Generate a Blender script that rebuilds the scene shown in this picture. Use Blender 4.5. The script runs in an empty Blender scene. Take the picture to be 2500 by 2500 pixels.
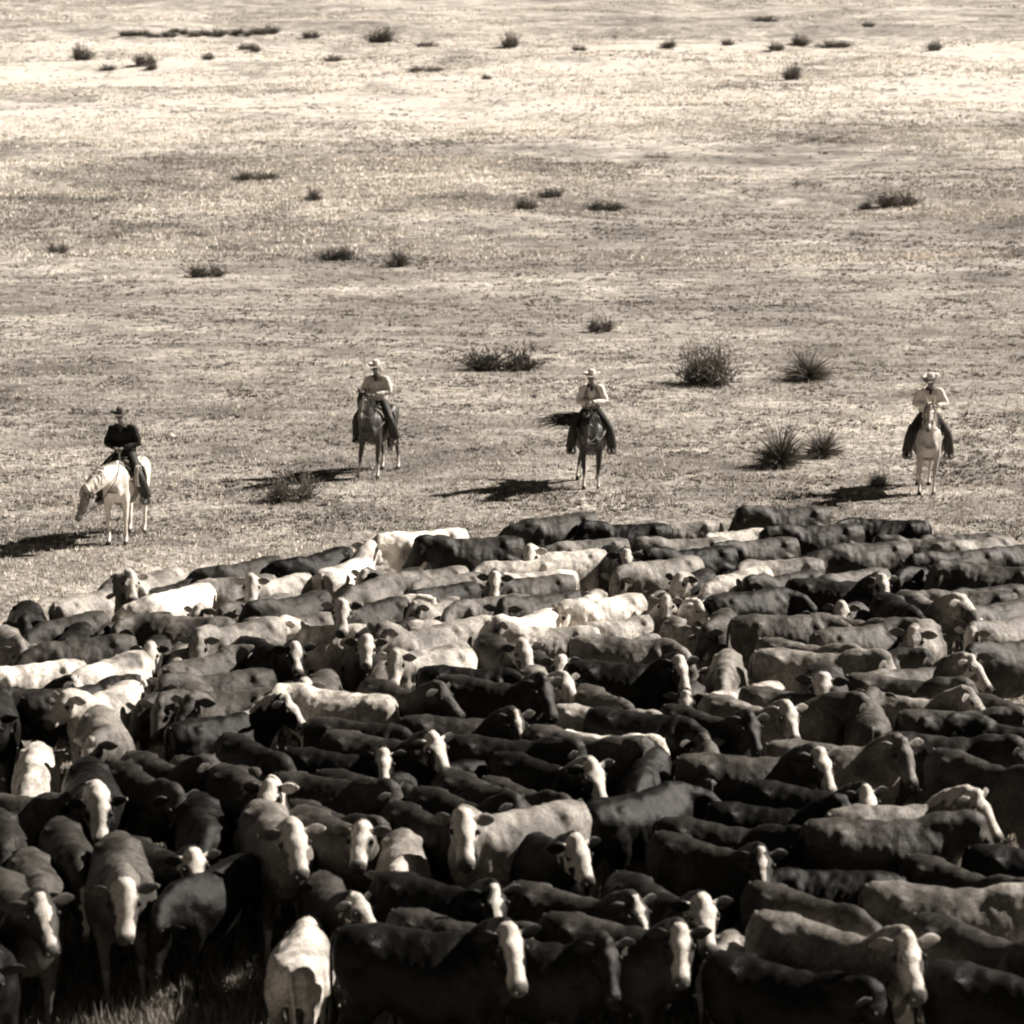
import bpy, bmesh, math, random
import numpy as np
from mathutils import Vector, Matrix, noise
R = math.radians
S = bpy.context.scene
COL = S.collection

# ------------------------------------------------------------------ camera, world, sun, exposure
F_PX, CAM_H, PITCH = 5600.0, 8.3, math.atan(1050/5600)
cam_d = bpy.data.cameras.new('camera'); cam = bpy.data.objects.new('camera', cam_d); COL.objects.link(cam)
cam.location = (0, 0, CAM_H); cam.rotation_euler = (math.pi/2 - PITCH, 0, 0)
cam_d.sensor_width = 36; cam_d.lens = 36*F_PX/2500; cam_d.clip_start = 0.5; cam_d.clip_end = 5000
cam_d.dof.use_dof = True; cam_d.dof.focus_distance = 38; cam_d.dof.aperture_fstop = 2.0
S.camera = cam
SUN_EL, SUN_AZ = 36, 20           # azimuth: degrees from +X towards +Y
w = bpy.data.worlds.new('World'); S.world = w; w.use_nodes = True
wn, wl = w.node_tree.nodes, w.node_tree.links
wn.clear()
sky = wn.new('ShaderNodeTexSky'); sky.sky_type = 'NISHITA'; sky.sun_disc = False
sky.sun_elevation = R(SUN_EL); sky.sun_rotation = R(90-SUN_AZ)
sky.altitude = 3000; sky.air_density = .6; sky.dust_density = .1; sky.ozone_density = 1
bw = wn.new('ShaderNodeRGBToBW'); tint = wn.new('ShaderNodeMix'); tint.data_type = 'RGBA'; tint.blend_type = 'MULTIPLY'
tint.inputs[0].default_value = 1; tint.inputs[7].default_value = (.45, .41, .37, 1)
bg = wn.new('ShaderNodeBackground'); bg.inputs[1].default_value = 0.05
wo = wn.new('ShaderNodeOutputWorld')
wl.new(sky.outputs[0], bw.inputs[0]); wl.new(bw.outputs[0], tint.inputs[6]); wl.new(tint.outputs[2], bg.inputs[0]); wl.new(bg.outputs[0], wo.inputs[0])
sd = bpy.data.lights.new('sun', 'SUN'); sd.energy = 5; sd.angle = R(.5); sd.color = (1, .92, .83)
sun = bpy.data.objects.new('sun', sd); COL.objects.link(sun)
sdir = Vector((math.cos(R(SUN_EL))*math.cos(R(SUN_AZ)), math.cos(R(SUN_EL))*math.sin(R(SUN_AZ)), math.sin(R(SUN_EL))))
sun.rotation_euler = sdir.to_track_quat('Z', 'Y').to_euler(); sun.location = (30, 10, 40)
S.view_settings.view_transform = 'Standard'; S.view_settings.look = 'None'
S.view_settings.gamma = 1; S.view_settings.use_curve_mapping = False
S.view_settings.exposure = 1.0
S.cycles.pixel_filter_type = 'BLACKMAN_HARRIS'; S.cycles.filter_width = 2.1

# ------------------------------------------------------------------ terrain profile and photograph-to-ground helpers
def sstep(a, b, v):
    t = min(1, max(0, (v-a)/(b-a))); return t*t*(3-2*t)
def rise(y):
    if y < 70: return 0.0
    if y < 220:
        n = 12; h = (y-70)/n
        return sum(0.085*sstep(70, 220, 70+(i+.5)*h)*h for i in range(n))
    return 0.085*75 + 0.085*(y-220) if y < 1000 else 0.085*75+0.085*780
def gz(x, y):
    z = rise(y)
    k = sstep(80, 130, y)
    if k > 0:
        z += k*(0.7*noise.noise(Vector((x/38, y/15, 1.3))) + .3*noise.noise(Vector((x/13, y/7, 4.3))))*min(2.5, y/150)
    z += 0.05*noise.noise(Vector((x/2.3, y/2.3, 7)))*sstep(30, 45, y)
    return z
def ray(px, py):
    d = Vector(((px-1250)/F_PX, (1250-py)/F_PX, -1)); d = cam.rotation_euler.to_matrix() @ d
    return d
def at(px, py, h=0.0):
    """point on the plane h above flat ground that shows at this place of the photograph"""
    d = ray(px, py); t = (h-CAM_H)/d.z
    return Vector((d.x*t, d.y*t, h))
def hit(px, py):
    d = ray(px, py); t = 15.0
    while t < 1500:
        p = Vector((0, 0, CAM_H)) + d*t
        if p.z <= gz(p.x, p.y): return Vector((p.x, p.y, gz(p.x, p.y)))
        t *= 1.004
    return p

# ------------------------------------------------------------------ materials (neutral greys: the photograph is a warm monochrome print)
TINT = (1.0, .93, .84)
def g(v, a=1): return (v*TINT[0], v*TINT[1], v*TINT[2], a)
def newmat(name):
    m = bpy.data.materials.new(name); m.use_nodes = True
    nt = m.node_tree; b = nt.nodes['Principled BSDF']
    return m, nt, nt.nodes, nt.links, b
def math_node(N, L, op, a, b=None, clamp=False):
    n = N.new('ShaderNodeMath'); n.operation = op; n.use_clamp = clamp
    for i, v in enumerate((a, b)):
        if v is None: continue
        if isinstance(v, (int, float)): n.inputs[i].default_value = v
        else: L.new(v, n.inputs[i])
    return n.outputs[0]
def lerp(N, L, f, a, b):
    n = N.new('ShaderNodeMix'); n.data_type = 'FLOAT'
    for i, v in zip((0, 2, 3), (f, a, b)):
        if isinstance(v, (int, float)): n.inputs[i].default_value = v
        else: L.new(v, n.inputs[i])
    return n.outputs[0]
def tinted(N, L, val):
    c = N.new('ShaderNodeCombineColor')
    for i in range(3): L.new(math_node(N, L, 'MULTIPLY', val, TINT[i]), c.inputs[i])
    return c.outputs[0]
def noise_tex(N, L, scale, detail=4, vec=None, rough=.55):
    n = N.new('ShaderNodeTexNoise'); n.inputs['Scale'].default_value = scale; n.inputs['Detail'].default_value = detail
    n.inputs['Roughness'].default_value = rough
    if vec is not None: L.new(vec, n.inputs['Vector'])
    return n.outputs[0]
def mrange(N, L, v, a, b, c=0.0, d=1.0, smooth=True):
    n = N.new('ShaderNodeMapRange'); n.interpolation_type = 'SMOOTHSTEP' if smooth else 'LINEAR'
    L.new(v, n.inputs[0])
    for i, q in enumerate((a, b, c, d)): n.inputs[i+1].default_value = q
    return n.outputs[0]
def bump(N, L, b, h, strength, dist):
    n = N.new('ShaderNodeBump'); n.inputs['Strength'].default_value = strength; n.inputs['Distance'].default_value = dist
    L.new(h, n.inputs['Height']); L.new(n.outputs[0], b.inputs['Normal'])

def hide_material():
    """coat: object colour R = coat shade, G = white of the face, B = loose patches, A = white crest and socks"""
    m, nt, N, L, b = newmat('cattle_hide')
    oi = N.new('ShaderNodeObjectInfo'); sp = N.new('ShaderNodeSeparateColor'); L.new(oi.outputs['Color'], sp.inputs[0])
    at_ = N.new('ShaderNodeAttribute'); at_.attribute_name = 'mask'; ms = N.new('ShaderNodeSeparateColor'); L.new(at_.outputs['Color'], ms.inputs[0])
    tc = N.new('ShaderNodeTexCoord')
    add = N.new('ShaderNodeVectorMath'); add.operation = 'ADD'; cx = N.new('ShaderNodeCombineXYZ')
    rr = math_node(N, L, 'MULTIPLY', oi.outputs['Random'], 37.0)
    for i in range(3): L.new(rr, cx.inputs[i])
    L.new(tc.outputs['Object'], add.inputs[0]); L.new(cx.outputs[0], add.inputs[1]); vec = add.outputs[0]
    n1 = noise_tex(N, L, 2.2, 3, vec); n2 = noise_tex(N, L, 22, 5, vec, .7); n3 = noise_tex(N, L, 1.5, 2, vec)
    coat = math_node(N, L, 'MULTIPLY', sp.outputs[0], mrange(N, L, n1, .32, .68, .5, 1.55))
    coat = math_node(N, L, 'MULTIPLY', coat, mrange(N, L, n2, .3, .7, .62, 1.35))
    # patches
    thr = math_node(N, L, 'SUBTRACT', 0.78, math_node(N, L, 'MULTIPLY', sp.outputs[2], .36))
    jag = math_node(N, L, 'ADD', n3, math_node(N, L, 'MULTIPLY', math_node(N, L, 'SUBTRACT', n2, .5), .05))
    pt = math_node(N, L, 'MULTIPLY', math_node(N, L, 'SUBTRACT', jag, thr), 14.0, True)
    white = lerp(N, L, mrange(N, L, n2, .3, .7), .45, .74)
    other = lerp(N, L, math_node(N, L, 'GREATER_THAN', sp.outputs[0], .45), white, .12)
    v = lerp(N, L, pt, coat, other)
    n4 = noise_tex(N, L, 11, 2, vec, .5); edge = math_node(N, L, 'MULTIPLY', math_node(N, L, 'SUBTRACT', n4, .5), .8); edge0 = edge
    face = ms.outputs[0]
    edge = math_node(N, L, 'MULTIPLY', edge, math_node(N, L, 'GREATER_THAN', ms.outputs[0], .02))
    # face: mask R grows from 0 at the cheeks to 1 on the midline; face amount picks how wide the white runs
    fa = math_node(N, L, 'SUBTRACT', math_node(N, L, 'ADD', face, edge), math_node(N, L, 'SUBTRACT', 1.0, sp.outputs[1]))
    fa = math_node(N, L, 'MULTIPLY', math_node(N, L, 'MULTIPLY', fa, 9.0, True), math_node(N, L, 'GREATER_THAN', sp.outputs[1], .05))
    ep = math_node(N, L, 'MULTIPLY', at_.outputs['Alpha'], math_node(N, L, 'GREATER_THAN', math_node(N, L, 'FRACT', math_node(N, L, 'MULTIPLY', oi.outputs['Random'], 7.3)), .45))
    fa = math_node(N, L, 'MULTIPLY', fa, math_node(N, L, 'SUBTRACT', 1.0, ep))
    v = lerp(N, L, fa, v, white)
    cr = math_node(N, L, 'MULTIPLY', math_node(N, L, 'SUBTRACT', math_node(N, L, 'ADD', ms.outputs[2], math_node(N, L, 'MULTIPLY', edge0, .6)), .5), 7.0, True)
    al = math_node(N, L, 'MULTIPLY', cr, oi.outputs['Alpha'])
    v = lerp(N, L, al, v, white)
    v = lerp(N, L, ms.outputs[1], v, .022)
    L.new(tinted(N, L, v), b.inputs['Base Color'])
    b.inputs['Roughness'].default_value = .42; b.inputs['Specular IOR Level'].default_value = .2
    h = math_node(N, L, 'ADD', math_node(N, L, 'MULTIPLY', noise_tex(N, L, 6, 4, vec, .65), .6), math_node(N, L, 'MULTIPLY', noise_tex(N, L, 60, 3, vec, .7), .35))
    bump(N, L, b, h, .5, .05)
    return m
HIDE = hide_material()

def simple(name, v, rough=.7, scale=12, var=.25, bstr=.3, bdist=.01, spec=.3):
    m, nt, N, L, b = newmat(name)
    tc = N.new('ShaderNodeTexCoord')
    n = noise_tex(N, L, scale, 4, tc.outputs['Object'])
    L.new(tinted(N, L, mrange(N, L, n, .25, .75, v*(1-var), v*(1+var))), b.inputs['Base Color'])
    b.inputs['Roughness'].default_value = rough; b.inputs['Specular IOR Level'].default_value = spec
    bump(N, L, b, n, bstr, bdist)
    return m
def attr_mat(name, rough=.8, mul=1.0):
    m, nt, N, L, b = newmat(name)
    a = N.new('ShaderNodeAttribute'); a.attribute_name = 'shade'
    L.new(tinted(N, L, math_node(N, L, 'MULTIPLY', a.outputs['Fac'], mul)), b.inputs['Base Color'])
    b.inputs['Roughness'].default_value = rough; b.inputs['Specular IOR Level'].default_value = .2
    return m

# ------------------------------------------------------------------ object helpers
def tag(o, label=None, cat=None, group=None, kind=None):
    if label: o['label'] = label
    if cat: o['category'] = cat
    if group: o['group'] = group
    if kind: o['kind'] = kind
    return o
def link(name, me, mat=None, parent=None, smooth=True):
    o = bpy.data.objects.new(name, me); COL.objects.link(o)
    if mat and not me.materials: me.materials.append(mat)
    if smooth and len(me.polygons): me.polygons.foreach_set('use_smooth', [True]*len(me.polygons))
    if parent is not None: o.parent = parent
    return o
def bm_mesh(name, bm):
    bmesh.ops.recalc_face_normals(bm, faces=bm.faces)
    me = bpy.data.meshes.new(name); bm.to_mesh(me); bm.free(); return me

def catmull(P, sub):
    if len(P) < 3 or sub <= 1: return [tuple(p) for p in P]
    P = [np.array(p, float) for p in P]; out = []
    for i in range(len(P)-1):
        a = P[i-1] if i else 2*P[0]-P[1]; b, c = P[i], P[i+1]; d = P[i+2] if i+2 < len(P) else 2*P[-1]-P[-2]
        for k in range(sub):
            t = k/sub
            out.append(.5*((2*b)+(-a+c)*t+(2*a-5*b+4*c-d)*t*t+(-a+3*b-3*c+d)*t**3))
    out.append(P[-1]); return [tuple(o) for o in out]
def tube(bm, pts, up=(0, 0, 1), n=12, sub=3, roof=0.0, fixed=None):
    """pts: (x, y, z, half width, half height); loft of ellipses along the points"""
    pts = catmull(pts, sub); rings = []; up = Vector(up); roof0 = roof
    for i, p in enumerate(pts):
        c = Vector(p[:3]); roof = p[5] if len(p) > 5 else roof0; a = Vector(pts[max(0, i-1)][:3]); b = Vector(pts[min(len(pts)-1, i+1)][:3])
        t = fixed if fixed is not None else (b-a).normalized()
        s = up.cross(t)
        if s.length < 1e-4: s = Vector((0, 1, 0)).cross(t)
        s.normalize(); u = t.cross(s).normalized(); ring = []
        hw, hh = max(.001, p[3]), max(.001, p[4])
        for k in range(n):
            q = 2*math.pi*k/n; cs, sn = math.cos(q), math.sin(q)
            if len(p) > 5: cs, sn = math.copysign(abs(cs)**.86, cs), math.copysign(abs(sn)**.86, sn)
            ring.append(bm.verts.new(c + s*hw*cs*(1-roof*max(0, sn)**2) + u*hh*sn))
        rings.append(ring)
    for r0, r1 in zip(rings, rings[1:]):
        for k in range(n): bm.faces.new((r0[k], r0[(k+1) % n], r1[(k+1) % n], r1[k]))
    bm.faces.new(rings[0][::-1]); bm.faces.new(rings[-1])
def blob(bm, c, r, seg=10):
    bmesh.ops.create_uvsphere(bm, u_segments=seg, v_segments=seg-2, radius=1,
        matrix=Matrix.Translation(c) @ Matrix.Diagonal((r[0], r[1], r[2], 1)))
def box(bm, c, s, rot=None):
    m = Matrix.Translation(c) @ (rot or Matrix()) @ Matrix.Diagonal((s[0], s[1], s[2], 1))
    bmesh.ops.create_cube(bm, size=1, matrix=m)
def fuse(bm, voxel, smooth=4, extra=None, lumps=0):
    """one continuous skin over everything in bm; extra(bm) adds thin pieces afterwards"""
    me = bm_mesh('tmp', bm); o = bpy.data.objects.new('tmp', me); COL.objects.link(o)
    md = o.modifiers.new('r', 'REMESH'); md.mode = 'VOXEL'; md.voxel_size = voxel
    if smooth:
        ms = o.modifiers.new('s', 'SMOOTH'); ms.iterations = smooth; ms.factor = .5
    dg = bpy.context.evaluated_depsgraph_get(); dg.update()
    out = bpy.data.meshes.new_from_object(o.evaluated_get(dg))
    bpy.data.objects.remove(o); bpy.data.meshes.remove(me)
    if lumps:
        for v, nn in zip(out.vertices, [Vector(q.vector) for q in out.vertex_normals]):
            p = v.co
            if p.z > .5:
                a = lumps*(noise.noise(p*4.5)+.5*noise.noise(p*10+Vector((5, 5, 5))))
                if -.38 < p.x < .3 and .7 < p.z < 1.22 and abs(p.y) > .15: a += .0016*math.sin((p.x+.25*(p.z-1))*2*math.pi/.105)
                v.co = p + nn*a
    if extra:
        b2 = bmesh.new(); extra(b2); bmesh.ops.recalc_face_normals(b2, faces=b2.faces); b2.from_mesh(out); b2.to_mesh(out); b2.free()
    return out

def bent(neck_root, L1, L2, el1, el2, yaw):
    """neck joints and head frame for a neck of two links (elevations el) turned by yaw"""
    def d(el, ya): return Vector((math.cos(R(el))*math.cos(R(ya)), math.cos(R(el))*math.sin(R(ya)), math.sin(R(el))))
    p0 = Vector(neck_root); p1 = p0 + d(el1, yaw*.4)*L1; p2 = p1 + d(el2, yaw*.85)*L2
    return p0, p1, p2
def frame(pitch, yaw, roll=0):
    f = Vector((math.cos(R(pitch))*math.cos(R(yaw)), math.cos(R(pitch))*math.sin(R(yaw)), math.sin(R(pitch))))
    s = Vector((0, 0, 1)).cross(f).normalized(); u = f.cross(s).normalized()
    if roll:
        q = Matrix.Rotation(R(roll), 3, f); s, u = q @ s, q @ u
    return f, s, u
# ------------------------------------------------------------------ cattle
CACHE = {}
def neck_pose(level, yaw):
    if level == 'u': p0, p1, p2 = bent((.52, 0, 1.14), .22, .25, 38, 36, yaw); pitch = -38
    elif level == 'l': p0, p1, p2 = bent((.54, 0, 1.13), .21, .25, 20, 14, yaw); pitch = -50
    elif level == 'm': p0, p1, p2 = bent((.55, 0, 1.10), .23, .28, 12, 2, yaw); pitch = -54
    else: p0, p1, p2 = bent((.56, 0, 1.08), .24, .28, -2, -20, yaw); pitch = -62
    return p0, p1, p2, pitch
def cow_mesh(yaw, level, stance, calf=False):
    key = (yaw, level, stance, calf)
    if key in CACHE: return CACHE[key]
    rnd = random.Random(int(yaw)*31+ord(level)*7+stance*1013); hl = (1, .9, 1.07)[stance]; bw_ = (1, 1.07, .94)[stance]; bh = (0, .012, -.008)[stance]
    bm = bmesh.new()
    f_ = .9 if calf else 1.0
    spine = [(-.91, 1.12, .06, .11, 0), (-.875, 1.10, .165, .21, 0), (-.77, 1.075, .225, .275, .10), (-.56, 1.05, .268, .305, .02), (-.40, 1.02, .28, .33, .16),
             (-.15, .965, .325, .38, .34), (.1, .95, .345, .395, .36), (.32, .975, .31, .385, .48), (.46, 1.0, .265, .375, .58), (.60, 1.0, .225, .31, .45), (.72, .98, .17, .24, .2), (.80, .95, .08, .13, 0)]
    tube(bm, [(x, 0, z, hw*f_*bw_, hh*f_+(0 if f_ == 1 else .02)+bh*math.sin(x*4), rf) for x, z, hw, hh, rf in spine], n=24, fixed=Vector((1, 0, 0)))
    for s in (-1, 1):                                     # hips, shoulder blades, thighs
        blob(bm, (-.52, s*.165, 1.262), (.10, .07, .05)); blob(bm, (-.82, s*.09, 1.20), (.07, .05, .06))
        blob(bm, (.43, s*.17, 1.02), (.12, .085, .26)); blob(bm, (-.62, s*.165, .96), (.21, .11, .28))
    blob(bm, (-.88, 0, 1.26), (.06, .05, .05))
    p0, p1, p2, pitch = neck_pose(level, yaw)
    f, s, u = frame(pitch, yaw)
    tube(bm, [(.36, 0, 1.08, .20, .27), (*p0, .19, .285), (*p1, .15, .25), (*(p2-f*.02), .115, .175), (*(p2+f*.05), .09, .10)], n=14)
    prof = [(-.10, .06, .05, 0), (-.06, .10, .09, -.0), (.02, .128, .125, -.02), (.12, .132, .150, -.035), (.22, .105, .14, -.04), (.33, .083, .105, -.03), (.41, .084, .088, -.025), (.47, .088, .082, -.02), (.51, .068, .058, -.02), (.53, .03, .03, -.02)]
    tube(bm, [(*(p2+f*a*.96*hl+u*c), hw*1.14, hh*1.05) for a, hw, hh, c in prof], up=u, n=14, sub=2)
    for q in (-1, 1):                                     # brow over each eye, poll, nostril wings
        blob(bm, p2+f*.10+s*q*.095+u*.045, (.04, .04, .03)); blob(bm, p2+f*.455*hl+s*q*.057+u*.015, (.03, .03, .028))
    blob(bm, p2-f*.03+u*.08, (.06, .07, .04))
    blob(bm, p0+(p1-p0)*.6+Vector((.02, 0, -.2)), (.13, .045, .13))  # dewlap
    o = [rnd.uniform(-.10, .10) for _ in range(4)]
    for i, q in enumerate((-1, 1)):
        a = o[i]
        tube(bm, [(.46, q*.17, 1.02, .10, .15), (.44, q*.19, .80, .095, .11), (.44+a*.4, q*.18, .62, .07, .08), (.46+a, q*.17, .42, .052, .058), (.46+a, q*.165, .36, .045, .048),
                  (.45+a*1.2, q*.165, .16, .034, .036), (.455+a*1.2, q*.165, .10, .043, .046), (.48+a*1.2, q*.165, .04, .05, .065), (.49+a*1.2, q*.165, 0, .055, .072)], up=(1, 0, 0), n=10, sub=2)
        a = o[2+i]
        tube(bm, [(-.60, q*.17, 1.05, .14, .22), (-.55, q*.20, .86, .12, .19), (-.56+a*.3, q*.19, .70, .085, .14), (-.70+a, q*.17, .54, .05, .07), (-.74+a, q*.165, .47, .045, .055),
                  (-.71+a, q*.165, .36, .037, .042), (-.68+a, q*.165, .16, .036, .038), (-.67+a, q*.165, .10, .045, .048), (-.64+a, q*.165, .04, .05, .065), (-.63+a, q*.165, 0, .055, .072)], up=(1, 0, 0), n=10, sub=2)
    def extra(b):
        for q in (-1, 1):
            e0 = p2+f*.0+s*q*.095+u*.045; d = (s*q*1.0 - f*.18 - u*(.12+.12*rnd.random())).normalized()
            tube(b, [(*(e0-d*.03), .03, .028), (*(e0+d*.04), .042, .018), (*(e0+d*.10), .066, .014), (*(e0+d*.17), .056, .011), (*(e0+d*.24), .012, .004)], up=(f*.8+u*.5), n=8, sub=2)
            blob(b, p2+f*.125+s*q*.135+u*.037, (.03, .027, .027), 8)
            blob(b, p2+f*.495*hl+s*q*.047+u*.018, (.016, .016, .013), 6)
        sw = rnd.uniform(-.06, .06)
        tube(b, [(-.86, 0, 1.30, .035, .035), (-.93, sw*.3, 1.20, .028, .028), (-.95, sw, .95, .02, .02), (-.94, sw*1.3, .72, .018, .018), (-.93, sw*1.5, .62, .035, .04), (-.93, sw*1.6, .48, .04, .045), (-.93, sw*1.6, .36, .008, .008)], up=(1, 0, 0), n=8, sub=2)
    me = fuse(bm, .026, 6, extra, .021)
    n = len(me.vertices); co = np.empty(n*3); me.vertices.foreach_get('co', co); co = co.reshape(-1, 3)
    rel = co - np.array(p2); a = rel @ np.array(f); b_ = rel @ np.array(s); c = rel @ np.array(u)
    near = (a > -.12) & (a < .6) & (np.abs(b_) < .30) & (np.abs(c) < .2)
    st = lambda x, lo, hi: np.clip((x-lo)/(hi-lo), 0, 1)
    wd = .15*(1-.38*np.exp(-((a-.27)/.10)**2))*(1-.12*np.sin(a*31+1))
    face = near*(1.04-np.abs(b_)/wd).clip(0, 1)*(.35+.65*st(c, -.14, .0))*st(a, -.12, -.04)
    face = np.maximum(face, near*(np.abs(b_) < .15)*st(a, .33, .42)*.42)
    patch = near*np.clip(1.6-((a-.15)**2/.085**2+(np.abs(b_)-.13)**2/.06**2+(c-.03)**2/.07**2), 0, 1)
    dark = near*(st(a/hl, .395, .44)*.9)
    eye = near*((a-.125)**2+(np.abs(b_)-.135)**2+(c-.035)**2 < .036**2)
    dark = np.maximum(dark, eye*1.0); dark = np.maximum(dark, 1.0*(co[:, 2] < .07))
    ctr = np.array(p0); crest = ((co[:, 0] > .30) & (co[:, 2] > 1.12))*st(.12-np.abs(co[:, 1]), 0, .08)*(np.abs(co[:, 1]) < .14)
    t1 = np.array(p2-p1).astype(float); rel1 = co-np.array(p1)
    crest = np.maximum(crest, st(rel1 @ (t1/np.linalg.norm(t1)), -.25, -.02)*st(co[:, 0], .40, .6)*((co[:, 2] > .62) & ~near)*st(co[:, 2]-(p1.z-.0), -.05, .08)*.9)
    crest = np.maximum(crest, st(.45-co[:, 2], 0, .1)*.8)
    mask = np.zeros((n, 4), np.float32); mask[:, 0] = face; mask[:, 1] = dark.clip(0, 1); mask[:, 2] = crest; mask[:, 3] = patch
    at_ = me.color_attributes.new('mask', 'FLOAT_COLOR', 'POINT'); at_.data.foreach_set('color', mask.ravel())
    if not me.materials: me.materials.append(HIDE)
    me.polygons.foreach_set('use_smooth', [True]*len(me.polygons))
    me.name = 'cow_body'
    CACHE[key] = (me, p2+s*.20+f*.0+u*.03 if False else (p2.copy(), f.copy(), s.copy(), u.copy()))
    return CACHE[key]

K, D_, B_, T_, P_, W_ = .010, .026, .055, .125, .32, .72      # black, dark, brown, tan, pale, white coats
COWS = []
def c(x1, y1, x2, y2, face, lv, coat, fw, pt, cr, s, label):
    COWS.append((x1, y1, x2, y2, face, lv, coat, fw, pt, cr, s, label))
# rump x,y  withers x,y (places of the back line), facing, head level, coat, white face, patches, crest, size, label
c(1120,1277, 985,1292, None,'l', W_,.9,0,0,1.0,'white cow highest at the left end of the back row, rump to the right')
c(745,1392, 880,1338, 60,'u', W_,.9,0,0,1.05,'big white cow with head raised and ears spread, walking away at the left back edge')
c(850,1336, 735,1366, None,'l', K,0,0,0,1,'black cow on the far edge behind the big white cow')
c(385,1376, 300,1400, 272,'l', P_,1,0,.6,1,'pale cow with white face turned to camera on the far left edge of the herd')
c(370,1412, 475,1388, 20,'l', D_,0,0,0,.95,'dark cow half hidden behind the pale white-faced cow on the far left edge')
c(655,1362, 550,1386, None,'l', B_,0,0,0,1,'grey-brown cow on the far edge left of the black cow')
c(492,1404, 395,1432, 200,'d', W_,.9,0,0,1,'bright white cow with rump to the right, front left of the herd edge')
c(648,1392, 535,1402, None,'l', T_,0,0,0,1,'tan cow behind the rump of the bright white cow')
c(735,1398, 645,1420, 268,'l', P_,1,0,.3,.95,'light tan cow with small white face and dark eye, near the left back')
c(740,1428, 625,1454, None,'l', .12,0,0,0,1,'grey-tan cow just below the small white-faced cow')
c(800,1430, 660,1467, None,'l', .06,0,0,0,1,'dark brown cow in front of the big white walking cow')
c(150,1447, 222,1432, 330,'l', P_,.8,0,0,.95,'pale tan cow facing right at the far left end of the herd')
c(280,1469, 168,1491, None,'l', B_,0,0,0,1,'brown cow with back turned up, below the pale tan cow at far left')
c(95,1440, 85,1475, 270,'l', K,0,0,0,1,'black cow facing camera beside the left edge of the photo, back row')
c(385,1482, 275,1508, None,'l', .06,0,0,0,1,'long dark cow under the bright white cow')
c(565,1461, 500,1480, 250,'l', T_,.9,.2,.5,.84,'small calf with white face and dark eyes right of the bright white cow')
c(450,1518, 350,1512, None,'l', .08,0,0,0,1,'dark brown cow with one pale mark on its flank, left third row')
c(340,1532, 240,1546, None,'l', .07,0,0,0,.95,'dark brown cow left of the pale-marked flank')
c(192,1488, 178,1526, 270,'l', K,0,0,0,.95,'black cow looking at camera in the left third row')
c(20,1498, 50,1530, 290,'l', T_,0,0,0,.95,'tan cow cut by the left edge, above the white cow')
c(145,1580, 45,1592, None,'l', W_,.9,0,0,1,'white cow with rounded rump by the left edge, middle rows')
c(338,1572, 212,1612, 215,'d', .5,.6,.45,0,1.05,'mottled white and tan cow in the left middle rows')
c(402,1542, 388,1576, 265,'l', B_,1,0,.4,.9,'brown cow with bright white face right of the mottled cow')
c(620,1508, 485,1540, None,'l', .12,0,0,0,1.05,'large smooth brown cow in the left middle rows')
c(470,1588, 548,1574, 300,'l', .08,0,0,0,.9,'dark brown cow with head turned to camera, in front of the large smooth brown cow')
c(432,1552, 436,1590, 262,'d', T_,0,0,0,.85,'light brown young cow facing camera beside the white-faced brown cow')
c(778,1512, 704,1512, 225,'d', W_,.9,0,0,.88,'small white cow with lowered white head, left of centre')
c(815,1478, 742,1486, 200,'l', T_,.6,0,0,.9,'tan cow right behind the small white cow')
c(635,1545, 690,1565, 282,'l', K,.75,0,0,1,'black cow with broad white forehead patch, left of centre')
c(938,1455, 862,1476, 264,'l', B_,.95,0,.3,1,'brown cow with long white face and dark eye patch')
c(945,1490, 910,1515, 265,'l', .06,0,0,0,.82,'small dark calf peering at camera next to the eye-patch cow')
c(640,1650, 485,1667, None,'l', .1,0,0,0,1.05,'large dark grey-brown cow with rounded rump in the left centre')
c(515,1636, 430,1650, None,'l', .09,0,0,0,.95,'brown cow tucked behind the large grey-brown cow')
c(600,1618, 560,1640, 240,'l', T_,0,0,0,.85,'tan young cow with pointed ear behind the large grey-brown cow')
c(877,1673, 792,1670, 225,'l', W_,.9,0,0,.95,'plump white cow with shining rump left of centre')
c(752,1632, 738,1668, 262,'l', .12,1,0,0,.9,'brown cow with glowing white face beside the plump white cow')
c(552,1746, 682,1722, 280,'l', K,.75,0,1,1,'black cow with white crest and white muzzle below the plump white cow')
c(468,1632, 456,1702, 252,'l', T_,0,0,0,1,'brown hornless cow standing head-on, left centre')
c(322,1640, 292,1700, 242,'l', .07,0,0,0,.95,'dark cow with bowed head, left of the brown head-on cow')
c(215,1682, 292,1668, 5,'l', D_,.6,0,0,.95,'dark cow facing right with pale muzzle, left middle rows')
c(215,1640, 150,1682, 236,'l', .5,1,.35,.5,1,'white cow with dark eye patch by the left edge')
c(62,1650, 62,1716, 275,'l', K,0,0,0,1,'black cow head-on at the left edge beside the white eye-patch cow')
c(55,1662, 140,1658, 350,'l', B_,.7,.2,0,.9,'brown and white cow above the white eye-patch cow at left')
c(225,1690, 216,1772, 255,'d', .2,.7,.2,0,1.05,'round brown cow facing camera with pale head hung low, lower left')
c(82,1765, 85,1838, 268,'d', W_,.9,0,0,.95,'white cow seen as a bright hump at the lower left edge')
c(35,1888, 125,1902, 350,'l', .1,0,0,0,.95,'brown back in front of the white hump at the left edge')
c(170,1822, 198,1898, 292,'l', K,1,0,1,1.05,'black cow with white neck and broad white face, lower left')
c(18,1962, 42,2020, 265,'l', B_,0,0,0,.95,'brown cow cut by the left edge, above the brown calves')
c(112,1985, 138,2056, 292,'d', .08,.3,0,0,1,'dark brown cow with head low, under the white-necked black cow')
c(18,2060, 38,2132, 275,'l', T_,0,0,0,.95,'light brown cow at the left edge behind the star-faced cow')
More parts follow.
